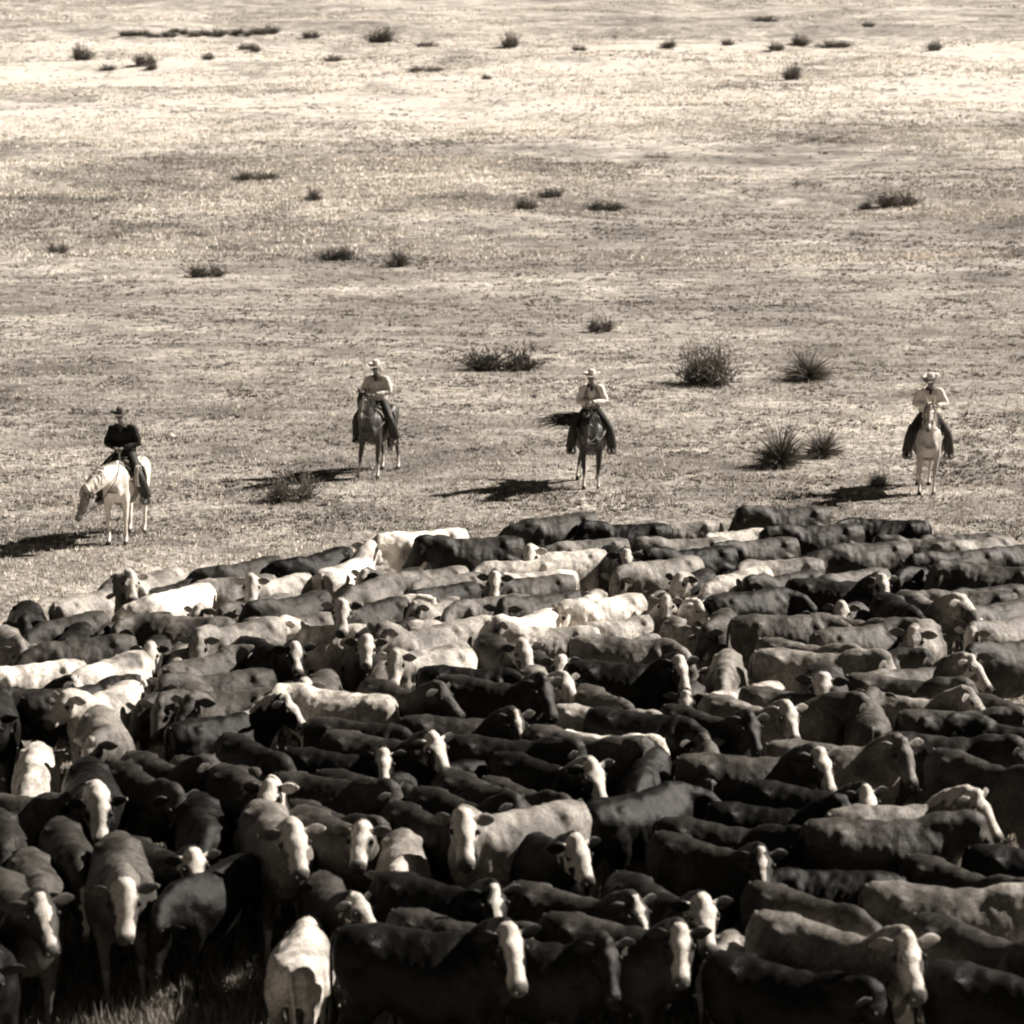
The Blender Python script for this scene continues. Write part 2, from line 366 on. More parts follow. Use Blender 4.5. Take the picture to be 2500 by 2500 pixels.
c(55,2085, 95,2168, 298,'d', .11,.55,0,0,1.05,'brown cow with small white star, lower left corner')
c(298,1998, 310,2096, 280,'l', .13,.85,0,.2,1.08,'big tan cow with bright white blaze facing camera, standing clear on grass at lower left')
c(318,2028, 398,2066, 285,'d', D_,1,0,0,.95,'dark cow with white face and upright ears behind the big tan blazed cow')
c(285,1850, 362,1884, 302,'d', .06,0,0,0,1,'dark brown cow in profile with glossy head left of the big black group')
c(470,1850, 585,1902, 270,'u', .06,1,.35,1,1.05,'black cow with white and black spotted face, behind the tan horned cow')
c(518,1835, 585,1860, 330,'l', .11,0,0,0,.9,'brown hump between dark cows in the lower left')
c(395,1840, 452,1862, 0,'l', .09,0,0,0,.9,'dull brown cow above the spotted-face cow')
c(585,1918, 640,1988, 282,'l', .17,.9,0,.9,1.1,'large tan cow with white blaze and wide ears facing camera, lower left of centre')
c(735,1945, 832,1976, 265,'d', .14,1,0,0,1,'brown cow bending its neck down with mottled white face, lower centre left')
c(712,1896, 800,1928, 325,'l', .09,0,0,0,.95,'brown cow behind the neck-bending cow, looking right')
c(608,1796, 702,1826, 285,'d', D_,0,0,0,1,'dark cow with drooping brown head below the white-crested black cow')
c(800,1769, 985,1806, 300,'l', .05,1,0,0,1.05,'dark cow with long back and square white forehead, centre')
c(845,1815, 950,1836, 290,'d', D_,0,0,0,1,'dark cow with lowered brown head under the square white forehead cow')
c(800,1842, 878,1850, 282,'l', K,1,0,0,.95,'black cow with round white forehead, centre left')
c(1072,1868, 1182,1920, 315,'d', .1,0,0,0,1,'brown cow sloping down to the right, above the big centre cow')
c(1042,1912, 1150,1938, 330,'l', D_,0,0,0,1,'dark cow behind the rump of the big centre cow')
c(1195,1862, 1268,1890, 305,'l', .07,0,0,0,.95,'dark cow with pricked ears right above the big centre cow')
c(1160,1812, 1290,1822, 340,'l', D_,0,0,0,1,'dark cow with thin lit spine in the centre rows')
c(1312,1832, 1388,1852, 300,'d', K,.9,.2,.5,1,'black cow with ragged white face and legs in view, right of centre gap')
c(1330,1780, 1452,1806, 350,'l', .11,0,0,0,1,'brown cow in front of the shining pale cow')
c(1410,1746, 1530,1758, 340,'l', W_,.9,0,0,.95,'pale cow with shining white back in the centre')
c(1360,1712, 1452,1726, 340,'l', P_,0,0,0,.9,'light tan cow right behind the shining pale cow')
c(1060,1742, 1192,1746, 290,'d', .07,.3,0,0,1,'dark cow with sunlit rump and brown lowered head, centre')
c(812,1713, 960,1736, 290,'d', D_,0,0,0,1.02,'black-brown cow in front of the plump white cow')
c(1092,1700, 1076,1730, 268,'l', T_,0,0,0,.78,'small brown calf face above the sunlit-rump cow')
c(1348,1942, 1200,1966, 262,'d', .19,1,0,0,1.12,'big tan centre cow with bowed neck and white forehead pointing down')
c(1222,1990, 1335,2052, 298,'l', K,1,0,0,1.02,'black cow with white face looking right, in front of the big centre cow')
c(1015,2000, 998,2064, 250,'l', P_,.5,.2,.5,.92,'pale humped young cow at lower centre')
c(1008,2126, 1150,2152, 282,'d', K,.5,0,0,1,'black cow with tan head below the pale humped cow')
c(868,2140, 892,2182, 322,'l', .1,.9,0,0,.88,'brown cow with white poll behind the large black front cow')
c(1010,2218, 1170,2242, 350,'l', .1,0,0,0,1,'brown back directly behind the large black front cow')
c(832,2250, 1165,2268, 280,'l', K,.97,0,0,1.12,'large black front cow with bright white face, bottom centre')
c(745,2290, 768,2225, 82,'d', .42,.5,0,0,.9,'white cow with its rear to the camera beside the large black front cow')
c(1312,2285, 1442,2306, 270,'l', D_,0,0,0,1,'dark cow facing camera with round ears, bottom, right of the large black front cow')
c(1440,2246, 1600,2272, 268,'d', .07,.85,.1,0,1.02,'dark cow with brown and white patched face, bottom right of centre')
c(1352,2168, 1462,2200, 305,'l', .11,.3,0,0,.98,'tan-headed cow with big cupped ears, lower right of centre')
c(1562,2126, 1692,2188, 282,'u', D_,1,0,0,1,'dark cow with narrow white forehead behind the white-backed cow')
c(1785,2220, 1888,2248, 325,'d', W_,.9,0,0,.95,'white-backed cow near the bottom right')
c(1768,2270, 1932,2302, 330,'l', K,0,0,0,1.08,'large black cow at the bottom, in front of the white-backed cow')
c(1738,2232, 1722,2290, 270,'d', .28,.5,0,0,.75,'pale calf with head down between two dark cows at the bottom')
c(2055,2206, 2165,2240, 288,'d', .2,.85,.3,.4,1.12,'large tan cow with mottled white face bent down, bottom right')
c(2165,2142, 2395,2168, 15,'l', .24,1,0,.3,1.0,'light cow with raised white head looking away, right bottom')
c(2328,2252, 2422,2280, 330,'l', .13,0,0,0,1,'brown back low at the bottom right edge')
c(1835,2150, 1985,2196, 300,'d', .09,.4,0,0,1,'dark brown cow whose pale ears touch the large tan bent cow')
c(1958,1986, 2232,1996, 5,'l', .12,0,0,0,1.12,'large grey-brown cow broadside, right lower rows')
c(2232,1956, 2352,1944, 305,'d', .2,1,.2,1,1.05,'roan cow with white neck bent down at the right edge')
c(2262,2056, 2342,2080, 330,'l', .1,0,0,0,.95,'dull brown cow below the white-necked roan cow')
c(1655,2036, 1790,2070, 270,'l', .06,.3,0,0,1,'dark cow with square brown face looking straight at camera, right of the grass gap')
c(1698,1990, 1860,2010, 340,'l', D_,0,0,0,1,'dark cow with lit spine behind the square brown face cow')
c(1910,1902, 2062,1926, 290,'l', D_,1,0,0,1,'dark cow with small white forehead below the wide-eared tan cow')
c(1868,1946, 2000,1956, 350,'l', K,0,0,0,1,'black cow under the small white forehead cow')
c(1975,1780, 2165,1800, 274,'l', .17,0,0,0,1.08,'grey-tan cow with wide open ears looking at camera, right side')
c(2172,1716, 2200,1650, 70,'l', T_,0,0,0,1,'tan cow rump seen from behind, above the wide-eared tan cow')
c(2210,1758, 2350,1776, 340,'l', D_,0,0,0,1,'dark cow right of the tan rump')
c(2340,1836, 2432,1860, 330,'l', .09,0,0,0,1,'brown cow back near the right edge, beside the wide-eared cow')
c(1572,1813, 1822,1830, 290,'l', .14,1,0,0,1.1,'long grey-tan cow with woolly white head, right of centre')
c(1745,1872, 1740,1800, 100,'l', .13,0,0,0,1,'brown cow rear, sunlit and lumpy, under the long grey-tan cow')
c(1650,1785, 1632,1856, 268,'d', K,0,0,0,1.05,'black cow head-on in deep shade beside the lumpy brown rear')
c(1838,1690, 1902,1706, 292,'l', .2,1,0,0,1,'tan cow with wide white face and dark ear, right of centre')
c(2048,1580, 2034,1644, 270,'l', D_,.93,0,0,1.05,'dark cow with tall narrow white blaze, right middle rows')
c(2062,1636, 2232,1656, 345,'l', .3,0,0,0,1,'light striped back right of the tall blaze')
c(2032,1612, 2200,1638, 350,'l', T_,0,0,0,1,'tan back right behind the light striped back')
c(2175,1684, 2292,1692, 350,'l', .08,0,0,0,1,'dark tan back below the light striped back')
c(2248,1626, 2328,1622, 312,'l', .2,1,0,0,1,'tan cow with white face pointing down right, near the right edge')
c(2350,1664, 2440,1682, 340,'l', .1,0,0,0,1,'brown cow beneath the white face near the right edge')
c(1897,1640, 1782,1680, 248,'l', .45,.3,.1,0,.95,'cream cow walking left, right of centre')
c(1795,1560, 1772,1612, 262,'d', .24,0,0,0,.95,'tan cow with ribs showing behind the cream walking cow')
c(1480,1615, 1612,1622, 284,'l', K,.9,.15,0,1.05,'black cow with forked white face, centre right')
c(1500,1580, 1542,1560, 30,'l', T_,0,0,0,.85,'brown hump over the forked-face black cow')
c(1425,1525, 1590,1531, None,'l', .2,0,0,0,1.05,'broad tan cow with pale spine right of centre')
c(1468,1298, 1488,1345, 274,'u', D_,1,0,0,1,'black-eared cow with tall white face held high, back rows, centre')
c(1682,1342, 1562,1366, None,'l', .25,0,0,0,1.02,'tan cow with round rump right of the tall white face')
c(1592,1420, 1478,1446, 210,'l', .68,.5,.15,0,1.02,'white mottled cow with round rump, centre right of the back rows')
c(1432,1388, 1292,1406, 255,'l', .09,1,0,0,1,'brown cow with white cheek and dark ear, centre back rows')
c(1430,1424, 1295,1452, None,'l', .05,0,0,0,1.05,'large dark cow in front of the white-cheeked brown cow')
c(1445,1430, 1420,1458, 232,'d', .45,.5,.4,0,.82,'pale spotted calf beside the white mottled cow')
c(1322,1475, 1268,1492, 200,'l', W_,.9,0,0,.95,'cow with glowing white rump at the centre')
c(1326,1516, 1226,1522, 215,'l', .48,.6,0,0,.95,'cream cow under the glowing white rump')
c(1236,1470, 1132,1487, 205,'l', .42,.6,.15,0,1,'cream cow left of the glowing white rump')
c(985,1466, 1052,1456, 315,'d', W_,.9,.1,0,.92,'white cow with head down right, left of the cream cow')
c(1022,1450, 984,1468, 232,'l', P_,.6,.15,0,.88,'pale calf with dark ear left of the white head-down cow')
c(1062,1520, 972,1546, None,'l', .13,0,0,0,1,'brown cow in the centre left under the cream cow')
c(1172,1548, 1072,1571, 215,'d', P_,0,0,0,.95,'pale tan back between the brown and the cream cow')
c(908,1505, 900,1562, 270,'l', .06,1,0,0,.98,'dark cow with long mottled white face, centre left')
c(1032,1588, 962,1600, 262,'l', .19,.7,0,0,.95,'tan cow facing camera right of the long mottled face')
c(1062,1585, 1202,1591, 280,'d', K,0,0,0,1,'glossy black cow with a pale tag, centre')
c(1238,1556, 1282,1576, 300,'l', .07,1,0,1,.95,'brown cow with white face first of three in a diagonal, centre')
c(1305,1585, 1342,1602, 272,'l', B_,1,0,0,.85,'small white-faced cow in the middle of the diagonal of three')
c(1352,1612, 1392,1638, 310,'l', .12,1,0,1,.92,'white-necked cow lowest of the diagonal of three')
c(1430,1660, 1462,1682, 300,'d', .12,.7,.3,0,.9,'brown and white cow with blurred head below the diagonal of three')
c(1100,1640, 1280,1662, 300,'d', D_,0,0,0,1.08,'long dark cow with big lowered brown head, centre')
c(958,1658, 1052,1682, 330,'l', .08,0,0,0,.95,'dark tan cow left of the long dark cow')
c(1545,1712, 1632,1726, 290,'d', K,0,0,0,1,'black cow right of the shining pale cow')
c(1692,1655, 1668,1692, 264,'l', .1,.8,0,0,.85,'small brown cow with pale nose left of the cream walking cow')
c(1728,1720, 1812,1738, 290,'d', D_,0,0,0,1,'dark brown cow with drooping head left of the wide white face')
c(1900,1644, 1988,1656, 350,'l', .08,0,0,0,.98,'dark brown cow left of the tall narrow blaze')
c(1850,1573, 2042,1586, 350,'l', .26,0,0,0,1.05,'cow with pale stripe along its back and hanging tail')
c(1920,1548, 2032,1562, 350,'l', .2,0,0,0,1,'tan cow behind the pale striped cow with hanging tail')
c(1988,1602, 2112,1596, 350,'l', .1,0,0,0,.98,'brown cow in front of the pale striped cow')
c(2238,1495, 2192,1540, 262,'d', .2,.5,.2,.4,1.02,'shaggy pale-faced cow with one big light ear, right middle rows')
c(1808,1485, 1992,1479, None,'l', .13,0,0,0,1.08,'large brown cow with sunlit spine, right of centre')
c(2082,1445, 2060,1470, 265,'l', .12,1,0,0,.9,'cow with small white forehead peeping over brown backs')
c(2065,1462, 2162,1476, 350,'l', .18,0,0,0,.95,'tan back beside the small white forehead')
c(2020,1512, 2225,1496, 340,'l', .12,0,0,0,1.05,'long brown cow in front of the small white forehead')
c(2222,1438, 2262,1456, 292,'d', K,.7,0,0,1,'black cow with white streak on its poll, right')
c(2262,1440, 2332,1462, 330,'l', .17,1,0,.5,1,'cow with black and white profile pointing right')
c(2402,1424, 2225,1420, None,'l', .15,0,0,0,1.02,'grey-tan cow in the right back rows behind the streaked black head')
c(1985,1408, 2112,1413, 272,'l', B_,1,0,0,1.02,'brown cow with clean white face and one pale ear, right back rows')
c(2172,1365, 2042,1380, None,'l', .15,0,0,0,1,'wrinkled tan cow above the clean white face')
c(2332,1357, 2210,1368, None,'l', K,0,0,0,1,'black cow right of the wrinkled tan cow')
c(2212,1314, 2042,1322, None,'l', .12,0,0,0,1.05,'long brown cow with round rump in the right back rows')
c(1990,1340, 1832,1352, None,'l', .27,0,0,0,1.02,'light tan cow left below the long brown cow')
c(2097,1262, 1932,1270, None,'l', .06,0,0,0,1.05,'large dark brown cow broadside in the second row, right')
c(2222,1264, 2122,1262, None,'l', K,0,0,0,1,'black cow at the right of the large dark broadside cow')
c(2022,1228, 1852,1235, 200,'l', .055,0,0,0,1.02,'dark brown cow topmost in the back row')
c(1752,1245, 1605,1250, None,'l', .28,0,0,0,1,'light tan cow left of the topmost dark cow')
c(1872,1272, 1742,1286, None,'l', .42,0,0,0,1,'cream cow in the second row, centre right')
c(1886,1298, 1790,1306, None,'l', .09,0,0,0,.98,'brown cow in front of the cream second-row cow')
c(2332,1302, 2248,1298, 200,'l', .12,.4,0,0,.95,'tan-headed cow right of the long brown round-rumped cow')
c(2432,1292, 2332,1305, None,'l', .3,0,0,0,.98,'light tan cow in the upper right of the herd')
c(2442,1278, 2300,1287, None,'l', .09,0,0,0,.98,'thin brown back at the far right of the back row')
c(2442,1334, 2312,1345, None,'l', .06,0,0,0,1,'dark cow under the light tan cow in the upper right')
c(2432,1376, 2358,1372, 210,'l', .08,0,0,0,1,'dark cow with stretched neck near the right edge, back rows')
c(2475,1396, 2400,1405, None,'l', .07,0,0,0,1,'dark cow touching the right edge in the back rows')
c(2478,1446, 2400,1460, None,'l', .12,0,0,0,1,'brown cow at the right edge, level with the clean white face')
c(2472,1480, 2420,1492, 238,'l', .2,.7,0,0,.95,'pale-headed brown cow at the right edge, middle rows')
c(1826,1368, 1712,1400, 222,'d', .58,.5,0,0,1,'white-backed cow leaning left, right back rows')
c(1750,1426, 1822,1418, 282,'d', D_,0,0,0,1,'black-headed cow below the leaning white-backed cow')
c(1892,1440, 1848,1444, 222,'l', T_,0,0,0,.84,'tan calf right of the black-headed cow')
c(1942,1384, 1852,1395, 225,'l', .07,0,0,0,.95,'dark cow among heads right of the leaning white-backed cow')
c(2022,1350, 1986,1366, 248,'l', K,0,0,0,.9,'black head over the brown white-faced cow on the right')
c(1766,1300, 1642,1306, 205,'l', .24,0,0,0,1,'tan cow with dark ear in the second row, centre right')
c(1768,1330, 1690,1340, 215,'l', K,0,0,0,.98,'black cow below the dark-eared tan cow')
c(1556,1308, 1402,1318, None,'l', .12,0,0,0,1,'brown cow in the third row above the tall white face')
c(1572,1332, 1430,1348, 262,'l', .48,1,0,0,1,'cream cow with white face and black ears left of the tall white face')
c(1342,1370, 1252,1378, None,'l', .48,0,0,0,.95,'cream back below the black-eared cream cow')
c(1275,1350, 1150,1358, None,'l', .28,0,0,0,.98,'light tan cow in the left centre back rows')
c(1112,1352, 982,1370, None,'l', .15,0,0,0,1,'grey-tan cow right of the big white walking cow')
c(1242,1317, 1168,1326, 205,'l', .15,0,0,0,.92,'grey cow with tan head in the centre back rows')
c(1282,1297, 1082,1312, 200,'l', .055,0,0,0,1.05,'dark brown cow under the highest white cow')
c(1342,1320, 1292,1326, 205,'l', K,0,0,0,.88,'black calf with raised ears in the centre back rows')
c(1452,1242, 1292,1263, 195,'d', .065,0,0,0,1.05,'dark brown cow grazing left at the centre of the back row')
c(1602,1261, 1492,1266, 215,'l', K,0,0,0,1,'black cow right of the grazing dark cow in the back row')
c(982,1384, 932,1396, 228,'l', .07,.8,0,0,.92,'dark cow with pale cheek in front of the big white walking cow')
c(1026,1410, 926,1436, None,'l', .09,0,0,0,1,'brown cow in front of the pale-cheeked dark cow')
c(1152,1400, 1078,1411, 226,'d', D_,.5,0,0,.95,'dark cow with pale muzzle held low, left centre back rows')
c(1182,1376, 1068,1394, None,'l', .14,0,0,0,.98,'grey-tan cow left of the white-cheeked brown cow')
c(1252,1426, 1132,1441, None,'l', .12,0,0,0,1,'tan-brown cow over the cream cow in the centre')
c(1722,1440, 1692,1462, 310,'d', .68,.9,0,0,.84,'white calf with head down, right of the white mottled cow')
c(1615,1436, 1640,1470, 272,'l', .3,.6,0,0,.84,'tan calf facing camera left of the white calf')
c(1622,1488, 1652,1512, 312,'l', .28,.7,.2,0,.84,'pale streaked calf under the tan calf')
c(1772,1478, 1742,1502, 232,'l', .12,0,0,0,.9,'brown young cow right of the white calf')
c(1698,1392, 1668,1412, 242,'l', D_,1,0,.5,.95,'black and white faced cow at the neck of the leaning white-backed cow')
c(1582,1488, 1526,1500, 205,'l', .38,0,0,0,.84,'pale calf under the white mottled cow')
c(500,1890, 512,1962, 268,'d', K,0,0,0,1,'black cow head-on in shade left of the spotted face')
c(772,1866, 840,1880, 330,'l', .06,0,0,0,.95,'dark cow low behind the round white forehead')
c(962,1972, 1072,2006, 320,'l', .055,0,0,0,1,'dark cow left of the big centre cow')
c(2300,2330, 2440,2350, 340,'l', K,0,0,0,1.05,'black cow in the bottom right corner')
c(-20,2190, 15,2262, 285,'l', K,0,0,0,1,'black cow in the bottom left corner')
c(1100,1830, 1010,1850, 230,'d', K,0,0,0,.9,'black cow in shade between the round and square white foreheads')
c(620,2040, 560,2060, 250,'d', K,0,0,0,.95,'black cow in shade behind the large tan blazed cow')
c(1480,1945, 1560,1930, 300,'d', K,0,0,0,1,'black cow standing at the back of the grass gap')
c(2040,2075, 1950,2070, 240,'d', K,0,0,0,.95,'black cow in shade under the large broadside grey-brown cow')
c(2520,1310, 2470,1316, None,'l', .08,0,0,0,1,'brown cow cut off by the right edge, back rows')
c(2540,1540, 2440,1552, None,'l', .07,0,0,0,1,'dark cow cut off by the right edge, below the pale-headed brown cow')
c(2560,1760, 2450,1742, None,'l', D_,0,0,0,1,'dark cow cut off by the right edge, lower middle')
c(2450,2060, 2540,2070, None,'l', K,0,0,0,1,'black cow cut off by the right edge, lower rows')
EAR_TAGS = {'glossy black cow with a pale tag, centre': -1, 'dark cow facing camera with round ears, bottom, right of the large black front cow': 1,
            'black cow with white crest and white muzzle below the plump white cow': 1, 'brown hornless cow standing head-on, left centre': -1}

# where the middle of a prominent face shows in the photograph (found by a piece of the label)
FACE_AT = {
 'pale cow with white face turned to camera on the far left': (330,1440), 'light tan cow with small white face and dark eye': (600,1432),
 'big white cow with head raised': (905,1335), 'small calf with white face and dark eyes': (466,1505), 'brown cow with bright white face right of the mottled': (374,1618),
 'small white cow with lowered white head': (660,1530), 'black cow with broad white forehead patch': (695,1605), 'brown cow with long white face and dark eye patch': (830,1508),
 'brown cow with glowing white face': (731,1698), 'brown hornless cow standing': (440,1760), 'white cow with dark eye patch by': (150,1740),
 'black cow with white neck and broad': (268,2020), 'brown cow with small white star': (140,2270), 'big tan cow with bright white blaze': (322,2215),
 'dark cow with white face and upright ears': (455,2170), 'black cow with white and black spotted': (668,1975), 'large tan cow with white blaze and wide ears': (732,2095),
 'brown cow bending its neck down with mottled': (878,2080), 'dark cow with long back and square white': (1078,1850), 'black cow with round white forehead': (912,1880),
 'black cow with ragged white face': (1440,1905), 'big tan centre cow': (1140,2065), 'black cow with white face looking right': (1412,2095),
 'black cow with tan head below': (1220,2195), 'brown cow with white poll': (890,2225), 'large black front cow': (1268,2310),
 'dark cow facing camera with round ears': (1478,2360), 'dark cow with brown and white patched face': (1665,2315), 'tan-headed cow with big cupped ears': (1570,2215),
 'dark cow with narrow white forehead behind': (1755,2232), 'large tan cow with mottled white face bent down': (2228,2385), 'dark cow with square brown face': (1884,2100),
 'dark cow with small white forehead below the wide-eared': (2136,1958), 'grey-tan cow with wide open ears': (2212,1868), 'long grey-tan cow with woolly': (2005,1888),
 'tan cow with wide white face and dark ear': (1938,1758), 'dark cow with tall narrow white blaze': (2035,1708), 'tan cow with white face pointing down right': (2390,1640),
 'black cow with forked white face': (1672,1640), 'black-eared cow with tall white face': (1498,1385), 'brown cow with white cheek and dark ear': (1198,1392),
 'dark cow with long mottled white face': (905,1608), 'tan cow facing camera right of the long': (955,1625), 'brown cow with white face first of three': (1300,1602),
 'small white-faced cow in the middle': (1356,1640), 'white-necked cow lowest': (1412,1668), 'brown cow with clean white face': (2156,1445),
 'cow with small white forehead peeping': (2056,1500), 'shaggy pale-faced cow': (2215,1590), 'cow with black and white profile': (2375,1490),
 'cream cow with white face and black ears': (1318,1345), 'white cow with head down right': (1080,1502), 'pale calf with dark ear': (972,1485),
 'black and white faced cow at the neck': (1668,1440), 'dark cow with pale cheek': (888,1405), 'white calf with head down': (1705,1485),
 'tan calf facing camera left of': (1638,1492), 'dark brown cow with drooping head': (1832,1795), 'long dark cow with big lowered': (1333,1700),
 'small brown cow with pale nose': (1660,1722), 'dark brown cow in profile with glossy': (425,1985), 'cream cow under the glowing': (1186,1528),
 'roan cow with white neck': (2400,2000), 'round brown cow facing camera': (205,1860),
 'black cow with white crest': (722,1755), 'dark cow with sunlit rump': (1265,1775)}


def place_herd():
    items = []; hj = random.Random(3)
    for n_, row in enumerate(COWS):
        x1, y1, x2, y2, face, lv, coat, fw, pt, cr, s, label = row
        a, b = at(x1, y1, 1.32*s), at(x2, y2, 1.32*s)
        d = b-a; h = math.atan2(d.y, d.x)+R(hj.uniform(-9, 9)); mid = (a+b)*.5
        if face is None and math.sin(h) > .85: face = math.degrees(h)
        if face is None: face = hj.choice((215, 235, 255, 275, 200)) if math.cos(h) < 0 else hj.choice((325, 305, 285, 265, 340)); lv = hj.choice('mmmd' if y2 < 1420 else 'llmd')
        if lv == 'l' and y2 > 1420 and hj.random() < .12: lv = 'u'
        yaw = (face - math.degrees(h) + 180) % 360 - 180
        yaw = round(max(-60, min(60, yaw))/20)*20
        stiff = .05
        key = [k for k in FACE_AT if label.startswith(k)]
        if key:
            fx, fy = FACE_AT[key[0]]; best = None; cp = Vector((0, 0, CAM_H)); iv = cam.rotation_euler.to_matrix().inverted()
            for lv2 in 'ulmd':
                _, _, p2, pitch = neck_pose(lv2, yaw); q = (p2+frame(pitch, yaw)[0]*.25)*.91*s; q.x *= .87
                wx = mid.x+math.cos(h)*(q.x+.12)-math.sin(h)*q.y; wy = mid.y+math.sin(h)*(q.x+.12)+math.cos(h)*q.y
                v = iv @ (Vector((wx, wy, q.z))-cp); px, py = 1250-v.x/v.z*F_PX, 1250+v.y/v.z*F_PX
                if best is None or abs(py-fy) < best[0]: best = (abs(py-fy), lv2, px, at(fx, fy, q.z), wx, wy)
            _, lv, px, t, wx, wy = best; sh = (fx-px)/F_PX*wy
            mid.x += max(-.8, min(.8, sh)); mid.y += max(-.3, min(.3, .4*(t.y-wy))); stiff = .3
        items.append([mid.x, mid.y, h, s, row, yaw, lv, stiff])
    P0 = np.array([[i[0], i[1]] for i in items]); P = P0.copy()
    H = np.array([[math.cos(i[2]), math.sin(i[2])] for i in items]); sc = np.array([i[3] for i in items])
    SF = np.array([[i[7]] for i in items])
    offs = (-.48, -.13, .22, .52)
    for it in range(60):
        C = np.stack([P+H*(o*sc)[:, None] for o in offs], 1)            # n,4,2
        move = np.zeros_like(P)
        flat = C.reshape(-1, 2); own = np.repeat(np.arange(len(P)), len(offs)); r = .27*np.repeat(sc, len(offs))
        dd = flat[:, None]-flat[None]; dist = np.sqrt((dd**2).sum(-1))+1e-6
        ov = (r[:, None]+r[None]-dist); ov[own[:, None] == own[None]] = 0; ov = ov.clip(0)
        push = (dd/dist[..., None]*ov[..., None]*.5)
        tot = push.sum(1)
        np.add.at(move, own, tot*.35)
        P += move; P += (P0-P)*SF
    if __import__('os').environ.get('DBG'): print('herd', len(P), 'mean shift', float(np.abs(P-P0).mean()), 'max', float(np.sqrt(((P-P0)**2).sum(-1)).max()))
    rnd = random.Random(5)
    tagm = simple('ear_tag_plastic', .6, .5)
    tm = bmesh.new(); box(tm, (0, 0, -.035), (.012, .055, .07)); bmesh.ops.bevel(tm, geom=tm.edges[:], offset=.004, segments=1); tag_me = bm_mesh('ear_tag', tm); tag_me.materials.append(tagm)
    for i, (x, y, h, s, row, yaw, lv, _) in enumerate(items):
        _, _, _, _, face, _, coat, fw, pt, cr, s, label = row
        calf = s < .85
        me, (hp, hf, hs, hu) = cow_mesh(yaw, lv, i % 3, calf)
        o = link('calf' if calf else 'cow', me, smooth=False)
        k = .91*s*(1 if items[i][7] > .1 else rnd.uniform(.93, 1.06)); low = (1-.35*sstep(1600, 1950, row[3])*(coat < .16))*(rnd.uniform(1.5, 2.7) if row[3] < 1640 and row[2] < 1550 and .07 < coat < .3 else 1)  # darker coats toward the near rows: shade of the lower herd put into colour
        o.location = (P[i][0]+math.cos(h)*.12*k, P[i][1]+math.sin(h)*.12*k, gz(P[i][0], P[i][1])-.01)
        o.rotation_euler = (0, 0, h); o.scale = (k*.87, k*rnd.uniform(.94, 1.05), k*rnd.uniform(.98, 1.03))
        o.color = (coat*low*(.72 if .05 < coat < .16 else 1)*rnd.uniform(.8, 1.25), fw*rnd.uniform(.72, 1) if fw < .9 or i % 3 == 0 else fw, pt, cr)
        tag(o, label, 'calf' if calf else 'cow', 'cattle of the gathered herd')
        if label in EAR_TAGS:
            q = EAR_TAGS[label]
            t = link('ear_tag', tag_me, parent=o, smooth=False)
            e = hp + hs*q*.21 + hu*.0 - hf*.03
            t.location = e + hf*.03; t.rotation_euler = (0, 0, R(yaw))
    bpy.context.view_layer.update()
